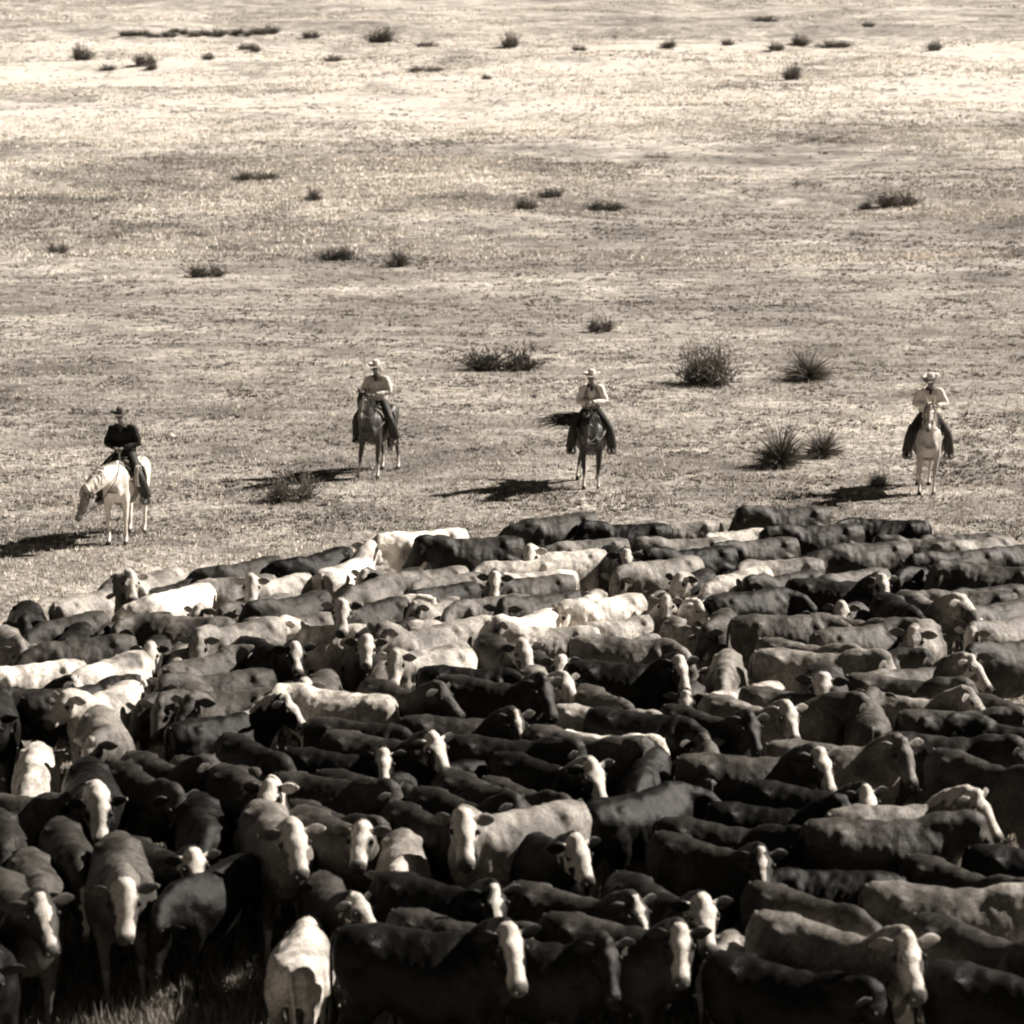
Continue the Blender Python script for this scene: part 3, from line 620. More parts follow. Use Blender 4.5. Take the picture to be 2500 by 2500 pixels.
# ------------------------------------------------------------------ ground
def ground_material():
    m, nt, N, L, b = newmat('dry_grassland')
    geo = N.new('ShaderNodeNewGeometry'); mp = N.new('ShaderNodeMapping'); L.new(geo.outputs['Position'], mp.inputs[0])
    mp.inputs['Scale'].default_value = (.75, 1, 1); v = mp.outputs[0]; pos = geo.outputs['Position']
    big = noise_tex(N, L, .05, 4, v, .6); mid = noise_tex(N, L, .35, 5, v, .65); fine = noise_tex(N, L, 5, 5, pos, .7); vfine = noise_tex(N, L, 26, 4, pos, .7)
    sx = N.new('ShaderNodeSeparateXYZ'); L.new(pos, sx.inputs[0]); Y = sx.outputs[1]; X = sx.outputs[0]
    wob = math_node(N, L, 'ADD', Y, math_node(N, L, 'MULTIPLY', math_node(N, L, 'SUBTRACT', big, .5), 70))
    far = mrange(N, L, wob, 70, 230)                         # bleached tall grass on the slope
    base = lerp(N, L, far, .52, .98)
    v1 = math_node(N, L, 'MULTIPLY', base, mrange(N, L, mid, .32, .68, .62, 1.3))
    v1 = math_node(N, L, 'MULTIPLY', v1, mrange(N, L, big, .38, .62, .74, 1.2))
    clump = noise_tex(N, L, 1.3, 3, v, .6); v1 = math_node(N, L, 'MULTIPLY', v1, mrange(N, L, clump, .35, .65, .72, 1.22))
    # darker short-cropped patches on the foot and the top of the slope
    pat = noise_tex(N, L, .11, 5, v, .68)
    v1 = math_node(N, L, 'MULTIPLY', v1, mrange(N, L, pat, .40, .60, .68, 1.15))
    band = math_node(N, L, 'MULTIPLY', mrange(N, L, wob, 105, 125), mrange(N, L, wob, 175, 225, 1, 0))
    v1 = math_node(N, L, 'MULTIPLY', v1, math_node(N, L, 'SUBTRACT', 1.0, math_node(N, L, 'MULTIPLY', math_node(N, L, 'MULTIPLY', band, mrange(N, L, pat, .42, .56)), .52)))
    v1 = math_node(N, L, 'MULTIPLY', v1, mrange(N, L, wob, 285, 325, 1, .62))
    ragged = math_node(N, L, 'ADD', fine, math_node(N, L, 'MULTIPLY', math_node(N, L, 'SUBTRACT', pat, .5), .5))
    spk = math_node(N, L, 'MULTIPLY', mrange(N, L, ragged, .51, .60), lerp(N, L, mrange(N, L, mid, .36, .56), .3, 1.0))
    v1 = lerp(N, L, math_node(N, L, 'MULTIPLY', spk, lerp(N, L, far, .62, .3)), v1, .09)
    v1 = math_node(N, L, 'MINIMUM', math_node(N, L, 'MULTIPLY', v1, mrange(N, L, vfine, .3, .7, .75, 1.25)), .84)
    # trampled bare soil under the herd
    herd = mrange(N, L, math_node(N, L, 'ADD', Y, math_node(N, L, 'MULTIPLY', mid, 3)), 34, 38, 1, 0)
    v1 = lerp(N, L, math_node(N, L, 'MULTIPLY', herd, .7), v1, math_node(N, L, 'MULTIPLY', v1, .6))
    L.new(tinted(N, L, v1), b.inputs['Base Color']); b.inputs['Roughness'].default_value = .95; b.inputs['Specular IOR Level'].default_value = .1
    bump(N, L, b, math_node(N, L, 'ADD', fine, math_node(N, L, 'MULTIPLY', mid, 2)), .9, .22)
    return m
ys = list(np.concatenate([np.linspace(-60, 10, 8), np.linspace(12, 100, 90), np.linspace(101, 330, 170), np.linspace(335, 1300, 60)]))
NX = 121
verts, faces = [], []
for y in ys:
    half = 60 + max(0, y)*.55
    for i in range(NX):
        x = -half + 2*half*i/(NX-1)
        verts.append((x, y, gz(x, y)))
for j in range(len(ys)-1):
    for i in range(NX-1):
        a = j*NX+i; faces.append((a, a+1, a+NX+1, a+NX))
gm = bpy.data.meshes.new('ground'); gm.from_pydata(verts, [], faces)
tag(link('ground', gm, ground_material()), kind='structure')

# ------------------------------------------------------------------ dry grass (uncountable)
rows = []; yy = 14.0
while yy < 900:
    z = rise(yy); dd = (CAM_H-z)/yy
    rows.append((yy, 1250+F_PX*math.tan(math.atan(dd)-PITCH))); yy *= 1.01
rY = np.array([r[0] for r in rows]); rP = np.array([r[1] for r in rows])
# keep the profile monotonic for the inverse lookup
keep = [0]
for i in range(1, len(rP)):
    if rP[i] < rP[keep[-1]]-.01: keep.append(i)
rY, rP = rY[keep], rP[keep]
def build_grass(name, n, seed, pr, hgt, wid, blades, shade, label, ymax=1e9, clump=.6, lean=.5, thresh=None):
    rg = np.random.default_rng(seed)
    pr_ = rg.uniform(pr[0], pr[1], n); Y = np.interp(-pr_, -rP[:], rY[:]) * rg.uniform(.992, 1.008, n)
    X = (rg.uniform(-420, 2920, n)-1250)/F_PX*Y*1.02
    if thresh is not None:
        k = np.array([noise.noise(Vector((x*thresh[0], y*thresh[1], 3.3+seed))) for x, y in zip(X, Y)]) + rg.uniform(-.25, .25, n) > thresh[2]
        X, Y = X[k], Y[k]; n = len(X)
    Z = np.array([gz(x, y) for x, y in zip(X, Y)])
    sc = np.maximum(1, Y/45)**.55*rg.uniform(.6, 1.4, n)
    B = blades; bx = np.repeat(X, B); by = np.repeat(Y, B); bz = np.repeat(Z, B); s = np.repeat(sc, B); m = len(bx)
    ang = rg.uniform(0, 2*np.pi, m); rad = rg.uniform(0, clump, m)*hgt*s
    bx = bx+np.cos(ang)*rad; by = by+np.sin(ang)*rad
    ln = hgt*s*rg.uniform(.5, 1.2, m); dx = np.cos(ang)*ln*lean*rg.uniform(.2, 1.3, m); dy = np.sin(ang)*ln*lean*rg.uniform(.2, 1.3, m)
    a2 = rg.uniform(0, np.pi, m); wx = np.cos(a2)*wid*s; wy = np.sin(a2)*wid*s
    V = np.empty((m, 3, 3)); V[:, 0] = np.stack([bx-wx, by-wy, bz-.02], 1); V[:, 1] = np.stack([bx+wx, by+wy, bz-.02], 1); V[:, 2] = np.stack([bx+dx, by+dy, bz+ln], 1)
    me = bpy.data.meshes.new(name); me.vertices.add(m*3); me.vertices.foreach_set('co', V.ravel())
    me.loops.add(m*3); me.loops.foreach_set('vertex_index', np.arange(m*3, dtype=np.int32))
    me.polygons.add(m); me.polygons.foreach_set('loop_start', np.arange(0, m*3, 3, dtype=np.int32)); me.update(calc_edges=True)
    sh = np.repeat(rg.uniform(shade[0], shade[1], n), B)*rg.uniform(.8, 1.2, m)
    pn = np.array([noise.noise(Vector((x/16, y/10, 2.2)))+.6*noise.noise(Vector((x/4.5, y/3.5, 8.1))) for x, y in zip(X, Y)])
    sh *= np.repeat(np.clip(1+.9*pn, .4, 1.12), B)
    at_ = me.attributes.new('shade', 'FLOAT', 'FACE'); at_.data.foreach_set('value', sh.astype(np.float32))
    return tag(link(name, me, GRASS_M, smooth=False), label, 'grass', kind='stuff')
GRASS_M = attr_mat('dry_grass', .85)
build_grass('dry_grass', 95000, 1, (395, 2560), .062, .011, 6, (.42, .85), 'short pale dry grass covering the open range')
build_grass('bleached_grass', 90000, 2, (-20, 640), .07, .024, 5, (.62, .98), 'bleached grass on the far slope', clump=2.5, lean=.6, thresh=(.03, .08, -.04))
build_grass('dark_ground_cover', 52000, 3, (140, 1330), .038, .02, 7, (.06, .2), 'low dark weeds scattered through the dry grass', clump=1.8, lean=1.3, thresh=(.3, .8, .02))
build_grass('tall_grass', 9000, 4, (1950, 2560), .17, .007, 7, (.3, .6), 'taller dry grass between the nearest cattle', clump=.8)

# ------------------------------------------------------------------ shrubs: each a thing of its own
SHRUB_M = attr_mat('shrub_twigs', .8)
def shrub_mesh(kind, seed):
    """unit shrub, about 1 wide and 0.5 to 0.6 tall"""
    rnd = random.Random(seed); vs, fs, sh = [], [], []
    def blade(p, d, ln, wd, shade, bend):
        s = d.cross(Vector((rnd.uniform(-1, 1), rnd.uniform(-1, 1), rnd.uniform(-.3, .3)))).normalized()*wd
        mid = p+d*ln*.55; tip = p+d*ln+Vector((d.x, d.y, -.3))*bend*ln; i = len(vs)
        vs.extend([p-s, p+s, mid+s*.8, mid-s*.8, tip]); fs.append((i, i+1, i+2, i+3)); fs.append((i+3, i+2, i+4)); sh.extend([shade]*2)
        return mid, tip
    if kind == 'yucca':
        for k in range(560):
            el = math.asin(rnd.uniform(.05, 1)); az = rnd.uniform(0, 2*math.pi)
            d = Vector((math.cos(el)*math.cos(az), math.cos(el)*math.sin(az), math.sin(el)))
            ln = rnd.uniform(.22, .58)
            blade(Vector((rnd.gauss(0, .02), rnd.gauss(0, .02), rnd.uniform(0, .08))), d, ln, .0045, rnd.choice((.06, .1, .17, .28)), .14)
        for k in range(150):                         # dead skirt
            az = rnd.uniform(0, 2*math.pi); d = Vector((math.cos(az), math.sin(az), rnd.uniform(-.05, .25))).normalized()
            blade(Vector((0, 0, .06)), d, rnd.uniform(.2, .45), .008, rnd.uniform(.2, .35), .2)
    else:
        wide = 1.0
        cs = [(rnd.uniform(-.3, .3), rnd.uniform(-.15, .15), rnd.uniform(.7, 1)) for _ in range(7)]
        for cx, cy, q in cs:
            for k in range({'sage': 26, 'twig': 34, 'wisp': 8}[kind]):
                az = rnd.uniform(0, 2*math.pi); el = R(rnd.uniform(22, 88)); d = Vector((math.cos(el)*math.cos(az), math.cos(el)*math.sin(az), math.sin(el)))
                m_, t_ = blade(Vector((cx+rnd.gauss(0, .02), cy+rnd.gauss(0, .02), 0)), d, rnd.uniform(.2, .58)*q, .0045, rnd.choice((.07, .11, .18, .3)), .08)
                for j in range({'sage': 14, 'twig': 10, 'wisp': 5}[kind]):
                    f = rnd.uniform(.15, 1) ; p = (Vector((cx, cy, 0))).lerp(t_, f)+Vector([rnd.gauss(0, .025) for _ in range(3)])
                    if p.z < .01: p.z = .02
                    d2 = (d+Vector([rnd.gauss(0, .5) for _ in range(3)])).normalized()
                    blade(p, d2, rnd.uniform(.035, .09), .008 if kind == 'sage' else .005, rnd.choice((.07, .11, .17, .26, .36)), .1)
    me = bpy.data.meshes.new('shrub'); me.from_pydata(vs, [], fs)
    a = me.attributes.new('shade', 'FLOAT', 'FACE'); a.data.foreach_set('value', np.array(sh, np.float32)); me.materials.append(SHRUB_M)
    return me
SM = {(k, i): shrub_mesh(k, i*7+len(k)) for k in ('yucca', 'sage', 'twig', 'wisp') for i in range(3)}
SHRUBS = [  # x, base y, width px, height px, kind, label
 (1225, 905, 200, 72, 'sage', 'wide low dark shrub beyond the rider in the vest'),
 (1712, 938, 185, 120, 'twig', 'largest wispy shrub between the two right riders, farther back'),
 (1972, 930, 130, 92, 'yucca', 'spiky shrub in the far ground above the big yucca clump'),
 (1465, 812, 66, 46, 'sage', 'small round shrub straight behind the rider in the vest'),
 (1905, 1142, 145, 134, 'yucca', 'big spiky yucca clump left of the pale horse'),
 (2008, 1118, 108, 96, 'yucca', 'smaller spiky yucca close to the right of the big yucca clump'),
 (712, 1222, 150, 92, 'twig', 'wispy shrub on the ground left of the rider on the dark bay horse'),
 (2140, 1190, 66, 52, 'twig', 'small shrub in the shadow beside the pale horse'),
 (205, 1012, 130, 36, 'wisp', 'low scrub above the rider in black'),
 (1150, 822, 120, 34, 'wisp', 'thin low scrub behind the wide dark shrub, left piece'),
 (1310, 822, 90, 26, 'wisp', 'thin low scrub behind the wide dark shrub, right piece'),
 (1530, 880, 70, 26, 'wisp', 'faint low scrub right of the rider in the vest'),
 (505, 678, 95, 42, 'sage', 'dark oval shrub in the left middle distance'),
 (815, 636, 110, 36, 'sage', 'flat dark shrub left of the spiky one in the middle distance'),
 (972, 652, 72, 60, 'yucca', 'ragged spiky shrub in the middle distance'),
 (1478, 516, 90, 34, 'sage', 'dark flat shrub on the far slope, lowest of three near the centre'),
 (1288, 512, 58, 30, 'sage', 'left shrub of three near the centre at the foot of the far slope'),
 (1348, 482, 62, 30, 'sage', 'upper shrub of three near the centre at the foot of the far slope'),
 (2190, 506, 108, 44, 'sage', 'broad dark shrub on the far right at the foot of the slope'),
 (2110, 514, 34, 24, 'sage', 'tiny shrub left of the broad dark one on the far right'),
 (2100, 578, 100, 28, 'wisp', 'faint flat scrub below the broad dark shrub on the far right'),
 (142, 618, 60, 36, 'twig', 'small open bush at the left edge in the middle distance'),
 (240, 690, 34, 24, 'wisp', 'tiny bush left of the dark oval shrub'),
 (322, 690, 40, 22, 'wisp', 'tiny bush nearest to the left of the dark oval shrub'),
 (380, 670, 26, 18, 'wisp', 'speck of a bush above and left of the dark oval shrub'),
 (545, 612, 120, 26, 'wisp', 'thin scrub strip above the dark oval shrub'),
 (765, 492, 50, 44, 'yucca', 'small pointed bush on the far slope left of centre'),
 (625, 442, 110, 26, 'sage', 'dark scrub patch on the far slope above left'),
 (205, 148, 56, 42, 'sage', 'round far bush near the top left corner'),
 (265, 176, 40, 18, 'sage', 'tiny far bush below the round one near the top left corner'),
 (355, 158, 54, 34, 'sage', 'far bush second from the left in the top rows'),
 (370, 172, 34, 18, 'sage', 'tiny far bush tucked under the second one in the top rows'),
 (508, 148, 34, 20, 'sage', 'lone tiny far bush in the pale field, top left'),
 (600, 122, 38, 20, 'sage', 'far bush left of a pair on the top left'),
 (625, 128, 34, 22, 'sage', 'far bush right of a pair on the top left'),
 (815, 150, 44, 20, 'sage', 'slanting far bush above the long streak of scrub'),
 (760, 96, 44, 24, 'sage', 'far bush left of the tall one in the top row'),
 (925, 106, 80, 40, 'sage', 'tall far bush in the top row left of centre'),
 (1040, 116, 58, 18, 'sage', 'flat far bush right of the tall one in the top row'),
 (1040, 178, 90, 16, 'sage', 'long streak of scrub in the bright far field'),
 (1190, 194, 26, 14, 'sage', 'dot of a bush in the bright far field'),
 (1248, 116, 44, 42, 'sage', 'upright far bush near the top centre'),
 (1415, 124, 36, 16, 'sage', 'small flat far bush right of the top centre'),
 (1630, 120, 46, 20, 'sage', 'pale far bush in the top row right of centre'),
 (1775, 112, 32, 20, 'sage', 'small round far bush on the upper right field edge'),
 (1895, 124, 44, 24, 'sage', 'far bush just left of the darkest one, upper right'),
 (1957, 114, 52, 28, 'sage', 'darkest far bush, upper right'),
 (2040, 118, 90, 20, 'sage', 'wide flat far bush right of the darkest one'),
 (2282, 124, 38, 28, 'sage', 'far bush near the top right corner'),
 (1930, 196, 46, 42, 'sage', 'lone dark bush in the bright field on the upper right'),
 (1865, 60, 60, 20, 'sage', 'bush on the highest visible ground, upper right'),
 (2120, 66, 36, 16, 'sage', 'small bush on the highest visible ground, right'),
 (1190, 332, 170, 20, 'wisp', 'low scrub line on the crest of the slope, centre'),
 (1090, 352, 60, 18, 'wisp', 'left end of the scrub line on the slope crest'),
 (2010, 344, 130, 18, 'wisp', 'low scrub line on the slope at right'),
 (1600, 388, 110, 20, 'wisp', 'low scrub on the slope right of centre'),
 (1970, 456, 120, 24, 'wisp', 'scrub band above the broad dark shrub on the right'),
 (1840, 470, 110, 22, 'wisp', 'scrub band left of the broad dark shrub on the right'),
 (480, 580, 130, 26, 'wisp', 'scrub band on the lower slope at left'),
 (260, 582, 140, 28, 'wisp', 'scrub band at the far left of the lower slope'),
 (1100, 485, 110, 22, 'wisp', 'thin scrub left of the three shrubs near the centre'),
 (950, 520, 120, 26, 'wisp', 'scrub strip over the ragged spiky shrub'),
]
rs = random.Random(11)
ORD = 'leftmost second third fourth fifth sixth seventh eighth ninth tenth eleventh twelfth thirteenth fourteenth fifteenth rightmost'.split()
for i in range(16):                                   # the dark belt at the top left
    SHRUBS.append((310+i*24+rs.uniform(-8, 8), 88+rs.uniform(-6, 4), rs.uniform(24, 46), rs.uniform(10, 26), 'sage', '%s bush of the dark scrub belt along the top left' % ORD[i]))
for i, (x, y, wp, hp, kind, label) in enumerate(SHRUBS):
    p = hit(x, y); dep = Vector(p-cam.location).length; ppm = F_PX/dep
    names = {'yucca': 'yucca', 'sage': 'shrub', 'twig': 'scrub_bush', 'wisp': 'scrub_bush'}
    o = link(names[kind], SM[(kind, i % 3)], smooth=False)
    o.location = p-Vector((0, 0, .03)); o.rotation_euler = (0, 0, rs.uniform(-.35, .35)+(math.pi if i % 2 else 0))
    wm = wp/ppm/(.92 if kind != 'twig' else 1.05); hm = hp/ppm/.52
    o.scale = (wm, min(wm, max(hm, wm*.6)), hm)
    tag(o, label, names[kind].replace('_', ' '), 'scrub belt at the top left' if 'scrub belt along' in label else 'shrubs scattered over the range')

place_herd()

# ------------------------------------------------------------------ horses
def horse_mat(name, v, sock=.7, blaze=0.0, patch=0.0):
    m, nt, N, L, b = newmat(name)
    a = N.new('ShaderNodeAttribute'); a.attribute_name = 'mask'; ms = N.new('ShaderNodeSeparateColor'); L.new(a.outputs['Color'], ms.inputs[0])
    tc = N.new('ShaderNodeTexCoord'); n = noise_tex(N, L, 3, 3, tc.outputs['Object']); n2 = noise_tex(N, L, 30, 4, tc.outputs['Object'])
    val = math_node(N, L, 'MULTIPLY', mrange(N, L, n, .3, .7, v*.8, v*1.2), mrange(N, L, n2, .3, .7, .9, 1.1))
    if patch: val = lerp(N, L, math_node(N, L, 'MULTIPLY', ms.outputs[2], patch), val, .16)
    val = lerp(N, L, math_node(N, L, 'MULTIPLY', ms.outputs[0], blaze), val, .7)
    sk = math_node(N, L, 'MULTIPLY', a.outputs['Alpha'], sock)
    val = lerp(N, L, sk, val, .75)
    val = lerp(N, L, ms.outputs[1], val, .03)
    L.new(tinted(N, L, val), b.inputs['Base Color']); b.inputs['Roughness'].default_value = .5
    bump(N, L, b, noise_tex(N, L, 5, 3, tc.outputs['Object']), .4, .04)
    return m
HAIR_D = simple('dark_horse_hair', .02, .6, 40); HAIR_P = simple('pale_horse_hair', .6, .7, 40)
LEATHER = simple('saddle_leather', .05, .5, 25, .4); LEATHER_L = simple('worn_light_leather', .28, .6, 25, .3)
FELT = simple('pale_saddle_blanket', .4, .9, 30); FELT_D = simple('dark_saddle_blanket', .07, .9, 30); STEEL = simple('bit_steel', .4, .35, 30, .2, .1, .01, .6)
ROPE = simple('rope_fibre', .45, .9, 60)

def make_horse(loc, heading, el1, el2, yaw, pitch, mat, hair, label, feet, tail_flick=None, patch=False):
    M = Matrix.Translation(loc) @ Matrix.Rotation(R(heading), 4, 'Z')
    bm = bmesh.new()
    sp = [(-.86, 1.18, .06, .10), (-.82, 1.18, .19, .22), (-.66, 1.17, .265, .31), (-.42, 1.14, .275, .33), (-.1, 1.10, .28, .34), (.2, 1.08, .275, .355), (.42, 1.12, .25, .37), (.56, 1.14, .20, .31), (.66, 1.12, .15, .22), (.72, 1.1, .07, .12)]
    tube(bm, [(x, 0, z, hw, hh) for x, z, hw, hh in sp], n=18, roof=.2, fixed=Vector((1, 0, 0)))
    for s in (-1, 1):
        blob(bm, (-.58, s*.18, 1.22), (.24, .13, .24)); blob(bm, (.46, s*.16, 1.12), (.15, .10, .26)); blob(bm, (.64, s*.09, 1.02), (.10, .09, .14))
    blob(bm, (.36, 0, 1.46), (.18, .06, .07))
    p0, p1, p2 = bent((.52, 0, 1.22), .36, .42, el1, el2, yaw)
    f, s, u = frame(pitch, yaw)
    tube(bm, [(.34, 0, 1.16, .20, .30), (*p0, .17, .27), (*p1, .105, .19), (*(p2-f*.03), .075, .13), (*(p2+f*.05-u*.03), .07, .09)], n=14)
    prof = [(-.09, .05, .05, 0), (-.04, .075, .095, -.01), (.06, .095, .125, -.035), (.16, .098, .14, -.05), (.28, .075, .115, -.04), (.40, .058, .08, -.025), (.48, .062, .072, -.02), (.545, .055, .055, -.02), (.57, .025, .03, -.02)]
    tube(bm, [(*(p2+f*a+u*c_), hw, hh) for a, hw, hh, c_ in prof], up=u, n=14, sub=2)
    for q in (-1, 1): blob(bm, p2+f*.12+s*q*.075+u*.03, (.035, .035, .028)); blob(bm, p2+f*.52+s*q*.036+u*.0, (.026, .024, .026))
    fx = feet
    for i, q in enumerate((-1, 1)):
        ax, ay = fx[i]
        tube(bm, [(.48, q*.15, 1.05, .09, .15), (.46, q*.165, .86, .085, .11), (.47+ax*.2, q*(.165)+ay*.3, .66, .058, .07), (.49+ax*.5, q*.155+ay*.5, .47, .05, .056), (.49+ax*.6, q*.15+ay*.6, .41, .04, .045), (.48+ax*.8, q*.15+ay*.8, .22, .03, .034), (.49+ax, q*.15+ay, .14, .038, .042), (.53+ax, q*.15+ay, .07, .042, .05), (.55+ax, q*.15+ay, 0, .056, .066)], up=(1, 0, 0), n=10, sub=2)
        ax, ay = fx[2+i]
        tube(bm, [(-.60, q*.15, 1.12, .13, .24), (-.56, q*.175, .92, .105, .19), (-.58+ax*.2, q*.165, .74, .068, .12), (-.72+ax*.6, q*.155+ay*.5, .56, .046, .066), (-.76+ax*.7, q*.15+ay*.6, .49, .045, .055), (-.73+ax*.8, q*.15+ay*.8, .36, .035, .042), (-.71+ax, q*.15+ay, .16, .036, .04), (-.66+ax, q*.15+ay, .07, .044, .05), (-.64+ax, q*.15+ay, 0, .056, .066)], up=(1, 0, 0), n=10, sub=2)
    def extra(b):
        for q in (-1, 1):
            e0 = p2-f*.04+s*q*.055+u*.07; d = (u*.8-f*.45+s*q*.18).normalized()
            tube(b, [(*(e0-d*.02), .028, .022), (*(e0+d*.05), .034, .018), (*(e0+d*.10), .028, .012), (*(e0+d*.155), .005, .004)], up=f, n=8, sub=2)
            blob(b, p2+f*.13+s*q*.090+u*.02, (.022, .022, .02), 8)
    me = fuse(bm, .024, 3, extra)
    n = len(me.vertices); co = np.empty(n*3); me.vertices.foreach_get('co', co); co = co.reshape(-1, 3)
    rel = co-np.array(p2); a = rel @ np.array(f); b_ = rel @ np.array(s); c_ = rel @ np.array(u)
    near = (a > -.12) & (a < .6) & (np.abs(b_) < .2) & (np.abs(c_) < .22)
    st = lambda x, lo, hi: np.clip((x-lo)/(hi-lo), 0, 1)
    mask = np.zeros((n, 4), np.float32)
    mask[:, 0] = near*st(-np.abs(b_), -.05, -.025)*st(c_, -.02, .02)
    mask[:, 1] = np.maximum(near*st(a, .47, .53)*.8, np.maximum(1.0*(co[:, 2] < .075), near*((a-.13)**2+(np.abs(b_)-.09)**2+(c_-.02)**2 < .027**2)))
    mask[:, 2] = np.maximum(near*1.0*(a > .02), 0)
    mask[:, 3] = st(.34-co[:, 2], 0, .08)*(co[:, 2] >= .07)
    at_ = me.color_attributes.new('mask', 'FLOAT_COLOR', 'POINT'); at_.data.foreach_set('color', mask.ravel())
    me.materials.clear(); me.name = 'horse'
    o = link('horse', me, mat); o.matrix_world = M; tag(o, label, 'horse', 'horses ridden by the four riders')
    # mane and tail are hair: children
    bm = bmesh.new(); rnd = random.Random(int(loc[0]*10)); tp = p2-f*.06+u*.07
    nt_ = (p2-p1).normalized(); un = Vector((0, 0, 1))-nt_*nt_.z; un.normalize()
    crest = [Vector((.40, 0, 1.49)), p0+Vector((-.10, 0, .27)), p1+un*.19, tp]
    cp = catmull([tuple(v)+(0,) for v in crest], 10)
    for q in cp:
        for k in range(7):
            b0 = Vector(q[:3])+Vector([rnd.gauss(0, .012) for _ in range(3)]); side = Vector((0, rnd.choice((1, -1, -1, -1))*rnd.uniform(.09, .15), 0))
            tube(bm, [(*(b0-Vector((0, 0, .02))), .009, .009), (*(b0+side*.5+Vector((0, 0, -.01))), .011, .011), (*(b0+side+Vector((0, 0, -rnd.uniform(.14, .25)))), .004, .004)], n=5, sub=2)
    for k in range(8):
        b0 = p2+u*.09-f*.05+s*rnd.gauss(0, .02); tube(bm, [(*b0, .012, .012), (*(b0+f*.07+u*.03), .012, .012), (*(b0+f*rnd.uniform(.14, .2)+u*.0), .003, .003)], n=5, sub=2)
    link('mane', bm_mesh('mane', bm), hair, o)
    bm = bmesh.new()
    for k in range(90 if tail_flick else 46):
        r1, r2 = rnd.gauss(0, .035), rnd.gauss(0, .035)
        if tail_flick:
            e = Vector(tail_flick)*rnd.uniform(.6, 1.05)
            pts = [(-.84, r1*.4, 1.34+r2*.3), (-.95, r1*.6+e.y*.12, 1.30+r2), (-.98+e.x*.5, e.y*.45+r1, 1.22+r2*2+e.z*.4), (-.98+e.x, e.y*.75+r1*2, 1.20+r2*1.8+e.z), (-.98+e.x*1.1+r1, e.y*1.1+r1*2, 1.12+r2*1.8+e.z*.6+rnd.gauss(0, .02))]
        else:
            ln = rnd.uniform(.75, 1.0)
            pts = [(-.82, r1*.4, 1.36), (-.93, r1*.6, 1.28+r2*.4), (-.96+r2, r1, 1.05), (-.95+r2*1.4, r1*1.6, .8), (-.93+r2*1.2, r1*1.4, 1.32-ln)]
        w0 = (.014, .013, .009, .006, .0015) if tail_flick else (.016, .018, .016, .011, .003)
        tube(bm, [(*p, q, q) for p, q in zip(pts, w0)], up=(.3, .3, 1) if tail_flick else (1, 0, 0), n=5, sub=3)
    link('tail', bm_mesh('tail', bm), hair, o)
    return o, M, (p0, p1, p2, f, s, u)

